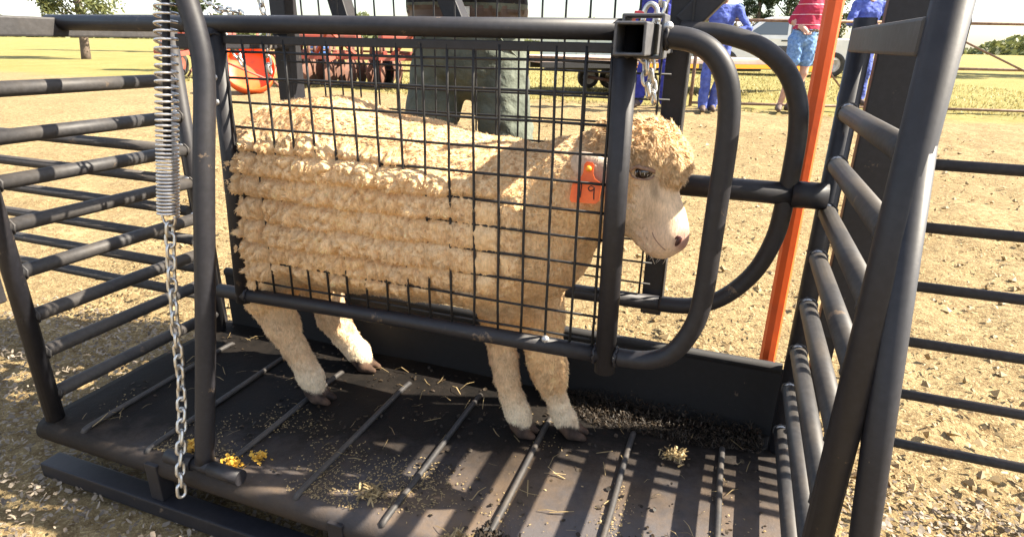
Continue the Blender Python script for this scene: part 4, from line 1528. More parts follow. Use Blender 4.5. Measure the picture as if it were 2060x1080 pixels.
    o = m.build('tag_digit', ink); o.parent = et
    m = MB()
    stroke([(0.0135, -0.022), (0.0085, -0.0205), (0.0045, -0.025), (0.008, -0.0295), (0.0135, -0.026), (0.0145, -0.022), (0.0150, -0.034), (0.0165, -0.044)])
    o = m.build('tag_digit', ink); o.parent = et
    m = MB()
    m.tube([(-0.020, -0.0014, -0.0195), (-0.0135, -0.0014, -0.0185)], 0.0011, 5)
    o = m.build('tag_digit', ink); o.parent = et
    return body
sheep()
# ------------------------------------------------------------------ people
SKIN, SHIRT, PANTS, SHOE, HAIR, BELT = range(6)
def cloth(name, a, b, rough=0.9, sc=14):
    return pmat(name, tuple(c * 0.88 for c in a), tuple(min(1, c * 1.06) for c in b), sc, rough, bs=0.8, bscale=18, bdist=0.02, spec=0.2)
M['skin'] = pmat('skin', (0.42, 0.235, 0.165), (0.47, 0.275, 0.195), 20, 0.55)
M['skin2'] = pmat('brown_skin', (0.20, 0.105, 0.065), (0.25, 0.135, 0.085), 20, 0.55)
M['bluecloth'] = cloth('blue_overall', (0.060, 0.085, 0.31), (0.095, 0.130, 0.40))
M['bluecloth2'] = cloth('dark_blue_overall', (0.030, 0.032, 0.20), (0.040, 0.048, 0.27))
M['greypants'] = cloth('grey_green_trousers', (0.086, 0.098, 0.080), (0.118, 0.132, 0.106))
M['blackshirt'] = cloth('black_shirt', (0.014, 0.014, 0.017), (0.022, 0.022, 0.026))
M['denim'] = cloth('denim', (0.10, 0.20, 0.40), (0.17, 0.29, 0.50), sc=30)
M['hair'] = pmat('dark_hair', (0.035, 0.024, 0.018), (0.06, 0.04, 0.03), 60, 0.7)
M['shoe'] = pmat('brown_shoe', (0.10, 0.065, 0.045), (0.06, 0.04, 0.03), 30, 0.7)
M['beltm'] = pmat('brown_belt', (0.055, 0.030, 0.020), None, rough=0.5)
def striped():
    m, N, L, B = nmat('maroon_striped_shirt')
    t = N.new('ShaderNodeTexCoord')
    sp = N.new('ShaderNodeSeparateXYZ')
    L.new(t.outputs['Object'], sp.inputs['Vector'])
    w = N.new('ShaderNodeMath'); w.operation = 'MULTIPLY'; w.inputs[1].default_value = 1 / 0.135
    L.new(sp.outputs['Z'], w.inputs[0])
    fr = N.new('ShaderNodeMath'); fr.operation = 'FRACT'
    L.new(w.outputs['Value'], fr.inputs[0])
    lt = N.new('ShaderNodeMath'); lt.operation = 'LESS_THAN'; lt.inputs[1].default_value = 0.065
    L.new(fr.outputs['Value'], lt.inputs[0])
    L.new(mixc(N, L, lt.outputs['Value'], (0.33, 0.018, 0.055), (0.62, 0.40, 0.42)), B.inputs['Base Color'])
    B.inputs['Roughness'].default_value = 0.9
    bump(N, L, B, tex_noise(N, L, 20, 4), 0.5, 0.012)
    return m
M['striped'] = striped()

def person(label, loc, rz, pose, mats, h=0.0085, group=None, bare_knee=False, cap=None, sc=1.0):
    """one continuous body; the pose gives joint positions in metres, facing -Y"""
    J = dict(hipL=(0.10, 0, 0.95), hipR=(-0.10, 0, 0.95), kneeL=(0.12, -0.02, 0.51), kneeR=(-0.12, -0.02, 0.51),
             ankL=(0.13, 0.02, 0.09), ankR=(-0.13, 0.02, 0.09), toeL=(0.15, -0.16, 0.04), toeR=(-0.15, -0.16, 0.04),
             pelvis=(0, 0, 0.98), waist=(0, 0.0, 1.10), chest=(0, 0.01, 1.33), neck=(0, 0.02, 1.50), head=(0, -0.01, 1.66),
             shL=(0.19, 0.01, 1.44), shR=(-0.19, 0.01, 1.44), elL=(0.25, 0.03, 1.15), elR=(-0.25, 0.03, 1.15),
             wrL=(0.26, -0.05, 0.90), wrR=(-0.26, -0.05, 0.90), hdL=(0, -0.2, -1), hdR=(0, -0.2, -1))
    J.update(pose)
    J = {k: np.array(v, float) for k, v in J.items()}
    wide = pose.get('wide', 1.0) if isinstance(pose.get('wide', 1.0), float) else 1.0
    allp = np.array([v for v in J.values() if v.shape == (3,)])
    f = Field(allp.min(0) - 0.28, allp.max(0) + 0.28, h)
    C, E_ = f.cone, f.ell
    W = wide
    # trunk
    C(J['pelvis'], J['waist'], 0.135 * W, 0.135 * W, PANTS, 0.05, sq=(1.18, 0.86, 1))
    C(J['waist'] + (0, 0, 0.05), J['chest'], 0.140 * W, 0.150 * W, SHIRT, 0.05, sq=(1.15, 0.84, 1))
    C(J['chest'], J['neck'] - (0, 0, 0.07), 0.150 * W, 0.085, SHIRT, 0.06, sq=(1.2, 0.8, 1))
    C(J['shL'], J['shR'], 0.068, 0.068, SHIRT, 0.05)
    E_(J['waist'] + (0, 0, -0.012), (0.1625 * W, 0.119 * W, 0.020), BELT, 0.012)
    C(J['neck'] - (0, 0, 0.05), J['neck'] + (0, -0.01, 0.06), 0.060, 0.055, SKIN, 0.03)
    # legs: trousers wider than the limb
    for s_ in ('L', 'R'):
        if not bare_knee:
            C(J['hip' + s_], J['knee' + s_], 0.088 * W, 0.074, PANTS, 0.010)
        if bare_knee:
            kn, hp = J['knee' + s_], J['hip' + s_]
            cut = hp + (kn - hp) * 0.62
            C(hp, cut, 0.100 * W, 0.098, PANTS, 0.02)
            C(cut - (kn - hp) * 0.1, kn, 0.072, 0.056, SKIN, 0.010)
            C(kn, J['ank' + s_] + (J['knee' + s_] - J['ank' + s_]) * 0.62, 0.055, 0.056, SKIN, 0.02)
            C(J['ank' + s_] + (J['knee' + s_] - J['ank' + s_]) * 0.62, J['ank' + s_], 0.056, 0.036, SKIN, 0.02)
        else:
            C(J['knee' + s_], J['ank' + s_] + (0, 0, 0.0), 0.078, 0.070, PANTS, 0.03)
        C(J['ank' + s_] - (0, 0, 0.02), J['toe' + s_], 0.050, 0.036, SHOE, 0.02)
        E_(J['ank' + s_] + (0, 0.04, -0.045), (0.040, 0.045, 0.042), SHOE, 0.02)
        # arm, hand, fingers
        bare = pose.get('bare_arm', False)
        C(J['sh' + s_], J['el' + s_], 0.062, 0.050, SHIRT, 0.03)
        a, b = J['el' + s_], J['wr' + s_]
        C(a, b, 0.046 if not bare else 0.043, 0.036 if not bare else 0.028, SKIN if bare else SHIRT, 0.02)
        d = J['hd' + s_] / (np.linalg.norm(J['hd' + s_]) + 1e-9)
        sd = np.cross(d, np.array([0, -1, 0.3]))
        sd /= np.linalg.norm(sd) + 1e-9
        nr = np.cross(sd, d)
        pal = b + d * 0.055
        C(b, pal, 0.026, 0.030, SKIN, 0.015, sq=(1, 1, 1))
        for k, L_ in enumerate((0.062, 0.072, 0.068, 0.052)):
            o_ = pal + sd * (0.024 - 0.016 * k) + d * 0.018
            mid = o_ + d * L_ * 0.5 + nr * 0.010
            tip = mid + d * L_ * 0.32 + nr * 0.026
            C(o_, mid, 0.0105, 0.0098, SKIN, 0.004)
            C(mid, tip, 0.0098, 0.0085, SKIN, 0.004)
        th0 = b + d * 0.028 + sd * 0.022
        th1 = th0 + d * 0.030 + sd * 0.026 + nr * 0.008
        C(th0, th1, 0.0125, 0.0112, SKIN, 0.006)
        C(th1, th1 + d * 0.026 + nr * 0.006, 0.0112, 0.009, SKIN, 0.005)
    # head
    hd = J['head']
    E_(hd + (0, 0.010, 0.030), (0.076, 0.096, 0.092), SKIN, 0.03)
    E_(hd + (0, -0.022, -0.045), (0.058, 0.068, 0.070), SKIN, 0.03)
    E_(hd + (0, 0.022, 0.048), (0.081, 0.096, 0.088), HAIR, 0.01)
    C(hd + (0, -0.092, 0.008), hd + (0, -0.106, -0.022), 0.010, 0.0145, SKIN, 0.012)
    for s_ in (-1, 1):
        E_(hd + (s_ * 0.078, 0.008, -0.010), (0.010, 0.020, 0.032), SKIN, 0.008)
        E_(hd + (s_ * 0.032, -0.080, 0.024), (0.022, 0.012, 0.007), SKIN, 0.010)
    E_(hd + (0, -0.086, -0.060), (0.026, 0.010, 0.007), SKIN, 0.008)
    E_(hd + (0, -0.078, -0.092), (0.028, 0.022, 0.020), SKIN, 0.015)
    if cap:
        E_(hd + (0, 0.012, 0.072), (0.090, 0.104, 0.066), HAIR, 0.01)
        E_(hd + (0, -0.105, 0.060), (0.062, 0.062, 0.010), HAIR, 0.015)
    P_, F_, T_ = f.nets()
    P_ = lap(P_, F_, 2, 0.5)
    Nn = vnormals(P_, F_)
    if ((P_ - P_.mean(0)) * Nn).sum() < 0:
        F_ = F_[:, ::-1].copy()
        Nn = -Nn
    cl = np.isin(T_, (SHIRT, PANTS)).astype(float)
    Q_ = P_ * np.array([1, 1, 0.6])
    P_ = P_ + Nn * (cl * (0.011 * fbm(Q_, 9, 2, int(abs(loc[0]) * 10) + 3) + 0.005 * vnoise(P_ * np.array([1, 1, 1.6]) + 0.02 * vnoise(P_, 6, 2)[:, None], 24, 4)))[:, None]
    me = fast_mesh('person', P_, F_, True, 4)
    for m_ in mats:
        me.materials.append(m_)
    ft = np.median(T_[F_], axis=1).astype(np.int32)
    me.polygons.foreach_set('material_index', np.clip(ft, 0, len(mats) - 1))
    o = obj('person', me)
    o.location = loc
    o.rotation_euler = (0, 0, rz)
    o.scale = (sc, sc, sc)
    tag(o, label, 'person', group)
    for s_ in (-1, 1):
        m = MB()
        m.ball(hd + (s_ * 0.030, -0.083, 0.008), (0.014, 0.008, 0.0085), seg=10, rings=6)
        e = m.build('eye', M['eyew']); e.parent = o
        m = MB()
        m.ball(hd + (s_ * 0.030, -0.0905, 0.008), (0.006, 0.002, 0.006), seg=8, rings=5)
        q = m.build('pupil', M['blackplastic']); q.parent = e
    m = MB()
    m.tube([hd + (-0.024, -0.0905, -0.059), hd + (0, -0.0965, -0.0605), hd + (0.024, -0.0905, -0.059)], 0.0028, 6)
    q = m.build('mouth', M['lip']); q.parent = o
    return o
M['eyew'] = pmat('eye_white', (0.72, 0.70, 0.66), None, rough=0.2)
M['lip'] = pmat('lips', (0.30, 0.10, 0.08), None, rough=0.5)

# man in grey-green trousers close behind the crate, arms folded
o = person('man in grey green trousers and black shirt, arms folded behind the crate', (0.20, 0.76, gz(0.2, 0.76)), R(14),
       dict(hipL=(0.082, 0, 0.99), hipR=(-0.082, 0, 0.99), kneeL=(0.150, -0.02, 0.54), kneeR=(-0.150, -0.02, 0.54), ankL=(0.19, 0.02, 0.09), ankR=(-0.19, 0.02, 0.09),
            pelvis=(0, 0, 1.00), waist=(0, 0, 1.11), chest=(0, 0.01, 1.40), neck=(0, 0.02, 1.58), head=(0, -0.01, 1.74), shL=(0.20, 0.01, 1.52), shR=(-0.20, 0.01, 1.52),
            elL=(0.265, -0.05, 1.215), elR=(-0.265, -0.05, 1.225), wrL=(0.02, -0.205, 1.185), wrR=(-0.02, -0.190, 1.26), hdL=(-1, -0.1, 0.15), hdR=(1, 0.05, 0.1), bare_arm=True, wide=1.06),
       [M['skin'], M['blackshirt'], M['greypants'], M['shoe'], M['hair'], M['beltm']], 0.0075)
m = MB()
m.bar((-0.030, -0.136, 1.098), (0.030, -0.136, 1.098), 0.004, 0.040, up=(0, 0, 1), bev=0.001)
q = m.build('belt_buckle', M['steel']); q.parent = o
for s_ in (-1, 1):
    m = MB()
    m.tube(catmull([(s_ * 0.085, -0.115, 1.075), (s_ * 0.118, -0.105, 1.03), (s_ * 0.158, -0.06, 0.985)], 5), 0.0028, 6)
    q = m.build('pocket_seam', M['greypants']); q.parent = o

# man in blue overalls leaning an arm on the yard fence
person('man in bright blue overalls leaning his elbow on the fence rail', (0.64, 7.80, gz(0, 7.8)), R(10),
       dict(pelvis=(-0.03, 0, 0.98), waist=(-0.02, 0, 1.10), elL=(0.36, -0.18, 1.20), wrL=(0.13, -0.24, 1.14), hdL=(-0.9, -0.2, -0.5), shL=(0.20, -0.01, 1.45), shR=(-0.20, 0, 1.47),
            elR=(-0.43, -0.05, 1.24), wrR=(-0.27, -0.20, 1.16), hdR=(0.8, -0.3, -0.3), kneeR=(-0.14, -0.04, 0.50), ankR=(-0.13, -0.02, 0.09), toeR=(-0.14, -0.2, 0.04), kneeL=(0.08, -0.06, 0.50), ankL=(0.01, 0.10, 0.09), toeL=(0.03, -0.08, 0.04)),
       [M['skin2'], M['bluecloth'], M['bluecloth'], M['shoe'], M['hair'], M['beltm']], 0.0095, 'men in blue overalls', sc=0.88)
person('man in dark blue overalls standing behind the chain and slide tube', (-0.20, 8.0, gz(0, 8.0)), R(6),
       dict(ankL=(0.19, 0.02, 0.09), ankR=(-0.17, 0.02, 0.09), toeL=(0.22, -0.14, 0.04), toeR=(-0.21, -0.14, 0.04), kneeL=(0.15, -0.02, 0.51), kneeR=(-0.14, -0.02, 0.51)),
       [M['skin2'], M['bluecloth2'], M['bluecloth2'], M['shoe'], M['bluecloth2'], M['beltm']], 0.0095, 'men in blue overalls', cap=True)
person('man in blue overalls half hidden between orange pole and gate post', (2.62, 9.95, gz(0, 9.9)), R(20),
       dict(elR=(-0.30, -0.10, 1.20), wrR=(-0.12, -0.27, 1.13), hdR=(0.9, -0.2, 0.0), elL=(0.30, -0.10, 1.20), wrL=(0.12, -0.26, 1.15), hdL=(-0.9, -0.2, 0.0)),
       [M['skin2'], M['bluecloth'], M['bluecloth'], M['shoe'], M['hair'], M['beltm']], 0.0095, 'men in blue overalls')
person('man in maroon striped shirt and denim shorts by the fence', (1.66, 8.42, gz(0, 8.4)), R(24),
       dict(pelvis=(0.02, 0, 1.03), waist=(0.045, 0.0, 1.15), chest=(0.13, 0.02, 1.42), neck=(0.19, 0.02, 1.60), head=(0.21, -0.01, 1.76), shL=(0.34, 0.02, 1.53), shR=(-0.04, 0.0, 1.55),
            elR=(-0.13, 0.10, 1.27), wrR=(-0.06, -0.12, 1.16), hdR=(0.5, -0.5, -0.6), elL=(0.42, 0.06, 1.24), wrL=(0.36, -0.10, 1.02), hipL=(0.11, 0, 1.0), hipR=(-0.09, 0, 1.0),
            kneeL=(0.10, -0.04, 0.56), kneeR=(-0.09, -0.05, 0.56), ankL=(-0.02, 0.02, 0.09), ankR=(-0.16, 0.02, 0.09), toeL=(-0.06, -0.16, 0.04), toeR=(-0.24, -0.14, 0.04), bare_arm=True, wide=1.10),
       [M['skin'], M['striped'], M['denim'], M['shoe'], M['hair'], M['beltm']], 0.0095, bare_knee=True, sc=0.92)
# ------------------------------------------------------------------ yard fence
def fence_bay(x0, y0, x1, y1, label, rails=(0.08, 0.62, 1.17), brace=None, mat='rust'):
    z0 = gz((x0 + x1) / 2, (y0 + y1) / 2)
    e = empty('yard_fence', ((x0 + x1) / 2, (y0 + y1) / 2, z0))
    tag(e, label, 'fence', 'pipe fence bays behind the yard')
    Mi = Matrix.Translation((-(x0 + x1) / 2, -(y0 + y1) / 2, -z0))
    def add(n, m):
        o = m.build(n, M[mat]); o.parent = e; o.matrix_parent_inverse = Mi
    for x, y in ((x0, y0), (x1, y1)):
        m = MB(); m.tube([(x, y, z0 - 0.05), (x, y, z0 + rails[-1] + 0.03)], 0.024, 10); add('post', m)
    for r_ in rails:
        m = MB(); m.tube([(x0, y0, z0 + r_), (x1, y1, z0 + r_)], 0.019, 10); add('rail', m)
    for b in brace or []:
        (ta, za), (tb, zb) = b
        m = MB()
        m.tube([(x0 + (x1 - x0) * ta, y0 + (y1 - y0) * ta - 0.03, z0 + za), (x0 + (x1 - x0) * tb, y0 + (y1 - y0) * tb - 0.03, z0 + zb)], 0.013, 8)
        add('brace', m)
fence_bay(0.32, 8.40, 3.05, 9.15, 'rusty pipe fence bay with a diagonal brace, men leaning on it', (0.06, 1.18), [((0.45, 1.16), (0.80, 0.10)), ((0.86, 1.5), (1.0, 0.7))])
fence_bay(3.12, 9.17, 6.0, 9.9, 'rusty pipe fence bay to the right of the leaning men', (0.06, 0.6, 1.18), [((0.1, 1.1), (0.9, 0.1))])
fence_bay(-2.45, 8.95, 0.22, 8.38, 'rusty pipe fence bay in front of the trailer wheels', (0.62,), [((0.62, 0.95), (0.82, 0.2))])
fence_bay(-6.0, 9.6, -2.55, 8.97, 'low pipe fence bay in front of the red machines', (0.30, 0.62))
fence_bay(-10.5, 9.9, -6.1, 9.62, 'pipe fence bay beyond the orange drum', (0.30, 0.62, 1.1))

# ------------------------------------------------------------------ trailer
def wheel(parent, c, rad, wdt, axis, rimmat='rim', Mi=None):
    ax = Vector(axis).normalized()
    q = ax.to_track_quat('Z', 'Y').to_matrix().to_4x4()
    Mx = Matrix.Translation(c) @ q
    w = wdt / 2
    m = MB()
    m.lathe([(rad * 0.60, -w * 0.8), (rad * 0.75, -w), (rad * 0.95, -w * 0.85), (rad, -w * 0.5), (rad, w * 0.5), (rad * 0.95, w * 0.85), (rad * 0.75, w), (rad * 0.60, w * 0.8)], 26, Mx)
    t = m.build('wheel', M['rubber']); t.parent = parent
    if Mi is not None:
        t.matrix_parent_inverse = Mi
    m = MB()
    m.lathe([(0.0, -w * 0.3), (rad * 0.2, -w * 0.35), (rad * 0.25, -w * 0.6), (rad * 0.45, -w * 0.4), (rad * 0.61, -w * 0.82), (rad * 0.62, w * 0.82), (rad * 0.45, w * 0.4), (rad * 0.25, w * 0.6), (rad * 0.2, w * 0.35), (0.0, w * 0.3)], 22, Mx)
    r_ = m.build('rim', M[rimmat]); r_.parent = t
    return t

def trailer():
    e = empty('flatbed_trailer', (-0.52, 10.3, 0.03), R(33.5))
    tag(e, 'flatbed trailer with amber side strip and tandem wheels beyond the fence', 'trailer')
    def add(n, m, mt):
        o = m.build(n, M[mt]); o.parent = e; return o
    m = MB(); m.box((-2.1, -0.2, 0.52), (2.5, 1.7, 0.60), bev=0.008); add('deck', m, 'deck')
    for k in range(6):
        m = MB(); m.box((-2.1, -0.19 + k * 0.315, 0.601), (2.5, 0.115 + k * 0.315, 0.622), bev=0.004); add('deck_plank', m, 'deck')
    m = MB(); m.box((-2.1, -0.235, 0.45), (2.5, -0.202, 0.54), bev=0.004); add('side_rail', m, 'blackplastic')
    for x0, x1 in ((-0.55, 0.75), (1.15, 2.3)):
        m = MB(); m.box((x0, -0.246, 0.465), (x1, -0.237, 0.535)); add('amber_strip', m, 'amber')
    m = MB(); m.box((-1.9, 0.2, 0.40), (2.3, 0.30, 0.519)); m.box((-1.9, 1.2, 0.40), (2.3, 1.30, 0.519)); add('chassis', m, 'blackplastic')
    for x in (-0.62, -0.16):
        for y in (-0.10, 1.55):
            wheel(e, (x, y, 0.215), 0.215, 0.15, (0, 1, 0))
        m = MB(); m.tube([(x, -0.02, 0.215), (x, 1.5, 0.215)], 0.03, 8); add('axle', m, 'machrust')
    m = MB(); m.bar((2.45, 0.25, 0.50), (3.9, 0.75, 0.50), 0.08, 0.10); m.bar((2.45, 1.25, 0.50), (3.9, 0.75, 0.50), 0.08, 0.10); add('drawbar', m, 'blackplastic')
    m = MB(); m.box((3.0, 0.45, 0.56), (3.55, 1.0, 0.86), bev=0.02); add('winch_box', m, 'blackplastic')
    m = MB(); m.box((2.62, 0.27, 0.40), (3.75, 0.29, 0.50)); add('amber_strip', m, 'amber')
    m = MB(); m.tube([(3.55, 0.70, 0.20), (3.55, 0.70, 0.95)], 0.03, 10); add('jockey_post', m, 'galv')
    wheel(e, (3.55, 0.70, 0.14), 0.14, 0.09, (0, 1, 0), 'blackplastic')
trailer()

# ------------------------------------------------------------------ white pickup
def pickup():
    e = empty('pickup_truck', (1.9, 20.6, 0.03), R(4))
    tag(e, 'white double cab pickup parked on the grass behind the men', 'car')
    prof = [(-2.45, 0.55), (-2.45, 0.92), (-2.35, 1.02), (-1.25, 1.10), (-0.60, 1.62), (-0.35, 1.68), (0.75, 1.68), (0.98, 1.60), (1.16, 1.10), (2.45, 1.10), (2.50, 1.02), (2.50, 0.55), (2.30, 0.45), (-2.25, 0.42)]
    bm = bmesh.new()
    vs_ = [bm.verts.new((x, -0.88, z)) for x, z in prof]
    fa = bm.faces.new(vs_)
    ex = bmesh.ops.extrude_face_region(bm, geom=[fa])
    for v in ex['geom']:
        if isinstance(v, bmesh.types.BMVert):
            v.co.y += 1.76
    for v in bm.verts:
        if v.co.z > 1.2:
            v.co.y *= 0.86
    bmesh.ops.recalc_face_normals(bm, faces=bm.faces)
    bmesh.ops.bevel(bm, geom=list(bm.edges), offset=0.05, segments=3, affect='EDGES')
    me = bpy.data.meshes.new('car_body')
    bm.to_mesh(me); bm.free()
    o = obj('car_body', me, M['white_car']); o.parent = e
    def add(n, m, mt, par=None):
        q = m.build(n, M[mt]); q.parent = par or e; return q
    for side in (-1, 1):
        for pts in ([(-1.02, 1.16), (-0.50, 1.56), (0.10, 1.60), (0.10, 1.16)], [(0.18, 1.16), (0.18, 1.60), (0.72, 1.60), (0.95, 1.16)]):
            v = []
            for x, z in pts:
                yy = 0.88 * (1 - 0.14 * min(1, max(0, (z - 1.10) / 0.52))) + 0.006
                v.append((x, side * yy, z))
            m = MB(); m.add(v, [(0, 1, 2, 3) if side > 0 else (3, 2, 1, 0)]); add('window', m, 'glass')
        for x in (-0.05, 0.85):
            m = MB(); m.box((x, side * 0.885 - 0.012, 0.98), (x + 0.20, side * 0.885 + 0.012, 1.02), bev=0.005); add('door_handle', m, 'blackplastic')
        for x in (-1.55, 1.45):
            wheel(e, (x, side * 0.80, 0.36), 0.36, 0.24, (0, 1, 0))
        m = MB(); m.ball((-2.40, side * 0.66, 0.86), (0.07, 0.16, 0.09)); add('headlight', m, 'glass')
        m = MB(); m.ball((-1.0, side * 0.98, 1.15), (0.06, 0.10, 0.09)); add('mirror', m, 'blackplastic')
    m = MB(); m.add([(-1.17, -0.70, 1.15), (-1.17, 0.70, 1.15), (-0.66, 0.64, 1.585), (-0.66, -0.64, 1.585)], [(0, 1, 2, 3)]); add('windscreen', m, 'glass')
    m = MB(); m.box((-2.52, -0.8, 0.45), (-2.44, 0.8, 0.62), bev=0.02); add('bumper', m, 'blackplastic')
pickup()

# ------------------------------------------------------------------ orange drum and red machines
def orange_drum():
    e = empty('orange_drum', (-6.45, 7.05, 0.03))
    tag(e, 'round orange steel drum hood propped open behind the left far post', 'farm implement')
    ax = Vector((0.62, -0.60, 0.50)).normalized()
    Mx = Matrix.Translation((0, 0, 0.345)) @ ax.to_track_quat('Z', 'Y').to_matrix().to_4x4()
    m = MB()
    Mx = Mx @ Matrix.Diagonal((0.86, 0.86, 0.95, 1))
    m.lathe([(0.0, -0.12), (0.20, -0.13), (0.40, -0.11), (0.435, -0.05), (0.44, 0.12), (0.455, 0.125), (0.455, -0.06), (0.42, -0.13), (0.20, -0.15), (0.0, -0.145)], 40, Mx)
    o = m.build('drum', M['orange']); o.parent = e
    m = MB(); m.tube([Mx @ Vector((-0.38, 0.1, 0.10)), Mx @ Vector((0.30, -0.25, 0.10))], 0.016, 8); o = m.build('strut', M['machred']); o.parent = e
    m = MB(); m.tube([Mx @ Vector((0.1, 0.36, 0.0)), Mx @ Vector((0.25, 0.7, 0.05))], 0.02, 8); o = m.build('lever', M['machred']); o.parent = e
    for s_ in (-0.3, 0.3):
        m = MB(); m.tube([(s_, 0.1, 0.25), (s_ * 1.3, 0.35, -0.02)], 0.025, 8); o = m.build('leg', M['machrust']); o.parent = e
orange_drum()

def implement(loc, rz, label, n, L_, seed, discs=False):
    rr = random.Random(seed)
    e = empty('farm_cultivator', loc, rz)
    tag(e, label, 'farm implement', 'red farm implements')
    def add(nm, m, mt):
        o = m.build(nm, M[mt]); o.parent = e; return o
    for y in (0.0, 0.5, 1.0):
        m = MB(); m.bar((-L_ / 2, y, 0.52), (L_ / 2, y, 0.52), 0.08, 0.08, bev=0.006); add('tool_bar', m, 'machred')
    for x in (-L_ * 0.4, 0.0, L_ * 0.4):
        m = MB(); m.bar((x, -0.05, 0.60), (x, 1.05, 0.60), 0.07, 0.07, bev=0.005); add('frame_beam', m, 'machred')
    for k in range(n):
        x = -L_ / 2 + L_ * (k + 0.5) / n
        y = (0.0, 0.5, 1.0)[k % 3]
        if discs:
            m = MB()
            Mx = Matrix.Translation((x, y - 0.05, 0.26)) @ Matrix.Rotation(R(90), 4, 'Y') @ Matrix.Rotation(R(14), 4, 'X')
            m.lathe([(0.0, 0.05), (0.12, 0.035), (0.24, 0.0), (0.245, -0.004), (0.12, 0.028), (0.0, 0.042)], 20, Mx)
            add('disc', m, 'machrust')
        m = MB()
        m.tube(catmull([(x, y, 0.50), (x, y + 0.12, 0.42), (x, y + 0.14, 0.25), (x, y + 0.02, 0.10), (x, y - 0.08, 0.02)], 5), 0.022, 7)
        add('tine', m, 'machrust' if k % 2 else 'machred')
        m = MB()
        m.tube([(x, y + 0.02, 0.58), (x + 0.02, y + 0.10, 0.78 + rr.uniform(-.06, .08))], 0.03, 7)
        add('spring_arm', m, 'machrust')
    m = MB(); m.box((-L_ * 0.42, 0.15, 0.70), (L_ * 0.2, 0.62, 0.92), bev=0.03); add('seed_box', m, 'machred')
    for s_ in (-1, 1):
        wheel(e, (s_ * L_ * 0.46, 0.55, 0.27), 0.27, 0.14, (1, 0, 0), 'machred')
    m = MB(); m.bar((0, -0.05, 0.56), (0, -0.75, 0.50), 0.07, 0.08); m.bar((-0.35, 0, 0.58), (0, -0.55, 1.00), 0.05, 0.05); m.bar((0.35, 0, 0.58), (0, -0.55, 1.00), 0.05, 0.05)
    add('hitch', m, 'machred')
implement((-6.1, 8.9, 0.03), R(24), 'faded red tine cultivator standing on grass behind the sheep', 15, 1.9, 3, True)
implement((-4.75, 9.3, 0.03), R(40), 'rusty red disc harrow just left of the man in grey trousers', 12, 1.2, 6, True)
implement((-9.6, 9.2, 0.03), R(10), 'red cultivator at the far left of the paddock', 9, 2.2, 9)

def barrel(loc, label, mat):
    m = MB()
    m.lathe([(0.0, 0.0), (0.27, 0.0), (0.29, 0.02), (0.285, 0.28), (0.30, 0.29), (0.285, 0.31), (0.285, 0.58), (0.30, 0.60), (0.285, 0.62), (0.29, 0.87), (0.27, 0.89), (0.0, 0.88)], 24)
    o = m.build('steel_barrel', M[mat])
    o.location = loc
    tag(o, label, 'barrel')
    m = MB(); m.tube([(0.15, 0, 0.875), (0.15, 0, 0.91)], 0.03, 8)
    q = m.build('bung', M['galv']); q.parent = o
barrel((-10.4, 14.2, 0.03), 'blue steel barrel behind the red cultivator', 'bluetarp')

# ------------------------------------------------------------------ buildings and pylon
def shed(loc, rz, w, d, h, label, mat, name='farm_shed'):
    e = empty(name, loc, rz)
    tag(e, label, 'building')
    n = int(w / 0.9)
    m = MB(); m.box((-w / 2 + 0.05, 0.06, 0), (w / 2 - 0.05, d, h - 0.02)); o = m.build('wall', M[mat]); o.parent = e
    for k in range(n):
        m = MB(); m.box((-w / 2 + w * k / n + 0.02, 0.0, 0.0), (-w / 2 + w * (k + 1) / n - 0.02, 0.05, h), bev=0.01); o = m.build('wall_panel', M[mat]); o.parent = e
    m = MB(); m.add([(-w / 2 - 0.3, -0.3, h), (w / 2 + 0.3, -0.3, h), (w / 2 + 0.3, d / 2, h + 0.7), (-w / 2 - 0.3, d / 2, h + 0.7), (-w / 2 - 0.3, d + 0.3, h), (w / 2 + 0.3, d + 0.3, h),
                      (-w / 2 - 0.3, -0.3, h - 0.06), (w / 2 + 0.3, -0.3, h - 0.06)], [(0, 1, 2, 3), (3, 2, 5, 4), (6, 7, 1, 0), (0, 3, 4), (1, 5, 2)])
    o = m.build('roof', M['galv']); o.parent = e
    m = MB(); m.box((-0.5, -0.03, 0.0), (0.5, -0.002, 2.0), bev=0.01); dr = m.build('door', M['machred' if mat == 'shed' else 'blackplastic']); dr.parent = e
    m = MB(); m.box((1.3, -0.03, 1.0), (2.3, -0.004, 1.8), bev=0.01); wd = m.build('window', M['glass']); wd.parent = e
    m = MB(); m.box((1.2, -0.06, 0.92), (2.4, -0.005, 0.99)); o = m.build('sill', M['galv']); o.parent = wd
shed((-4.2, 30.0, 0.03), R(14), 9.0, 6.0, 1.35, 'low pale green sheet shed beyond the trailer', 'shed')
shed((2.0, 48.0, 0.03), R(5), 6.0, 5.0, 2.1, 'brown brick outbuilding among the distant trees', 'brick')

def pylon(loc):
    e = empty('power_pylon', loc)
    tag(e, 'thin lattice power pylon far away against the sky', 'pylon')
    H, w0, w1 = 26.0, 2.6, 0.5
    def c(k, z):
        w = w0 + (w1 - w0) * z / H
        return Vector(((-1, 1, 1, -1)[k] * w / 2, (-1, -1, 1, 1)[k] * w / 2, z))
    for k in range(4):
        m = MB(); m.bar(c(k, 0), c(k, H), 0.14, 0.14); o = m.build('leg', M['galv']); o.parent = e
    m = MB()
    zs = np.linspace(0, H, 13)
    for a, b in zip(zs, zs[1:]):
        for k in range(4):
            m.bar(c(k, a), c((k + 1) % 4, b), 0.08, 0.08)
    o = m.build('lattice', M['galv']); o.parent = e
    for z in (18, 21.5, 25):
        m = MB(); m.bar((-3.2, 0, z), (3.2, 0, z), 0.14, 0.14); o = m.build('cross_arm', M['galv']); o.parent = e
pylon((-52, 110, 0))

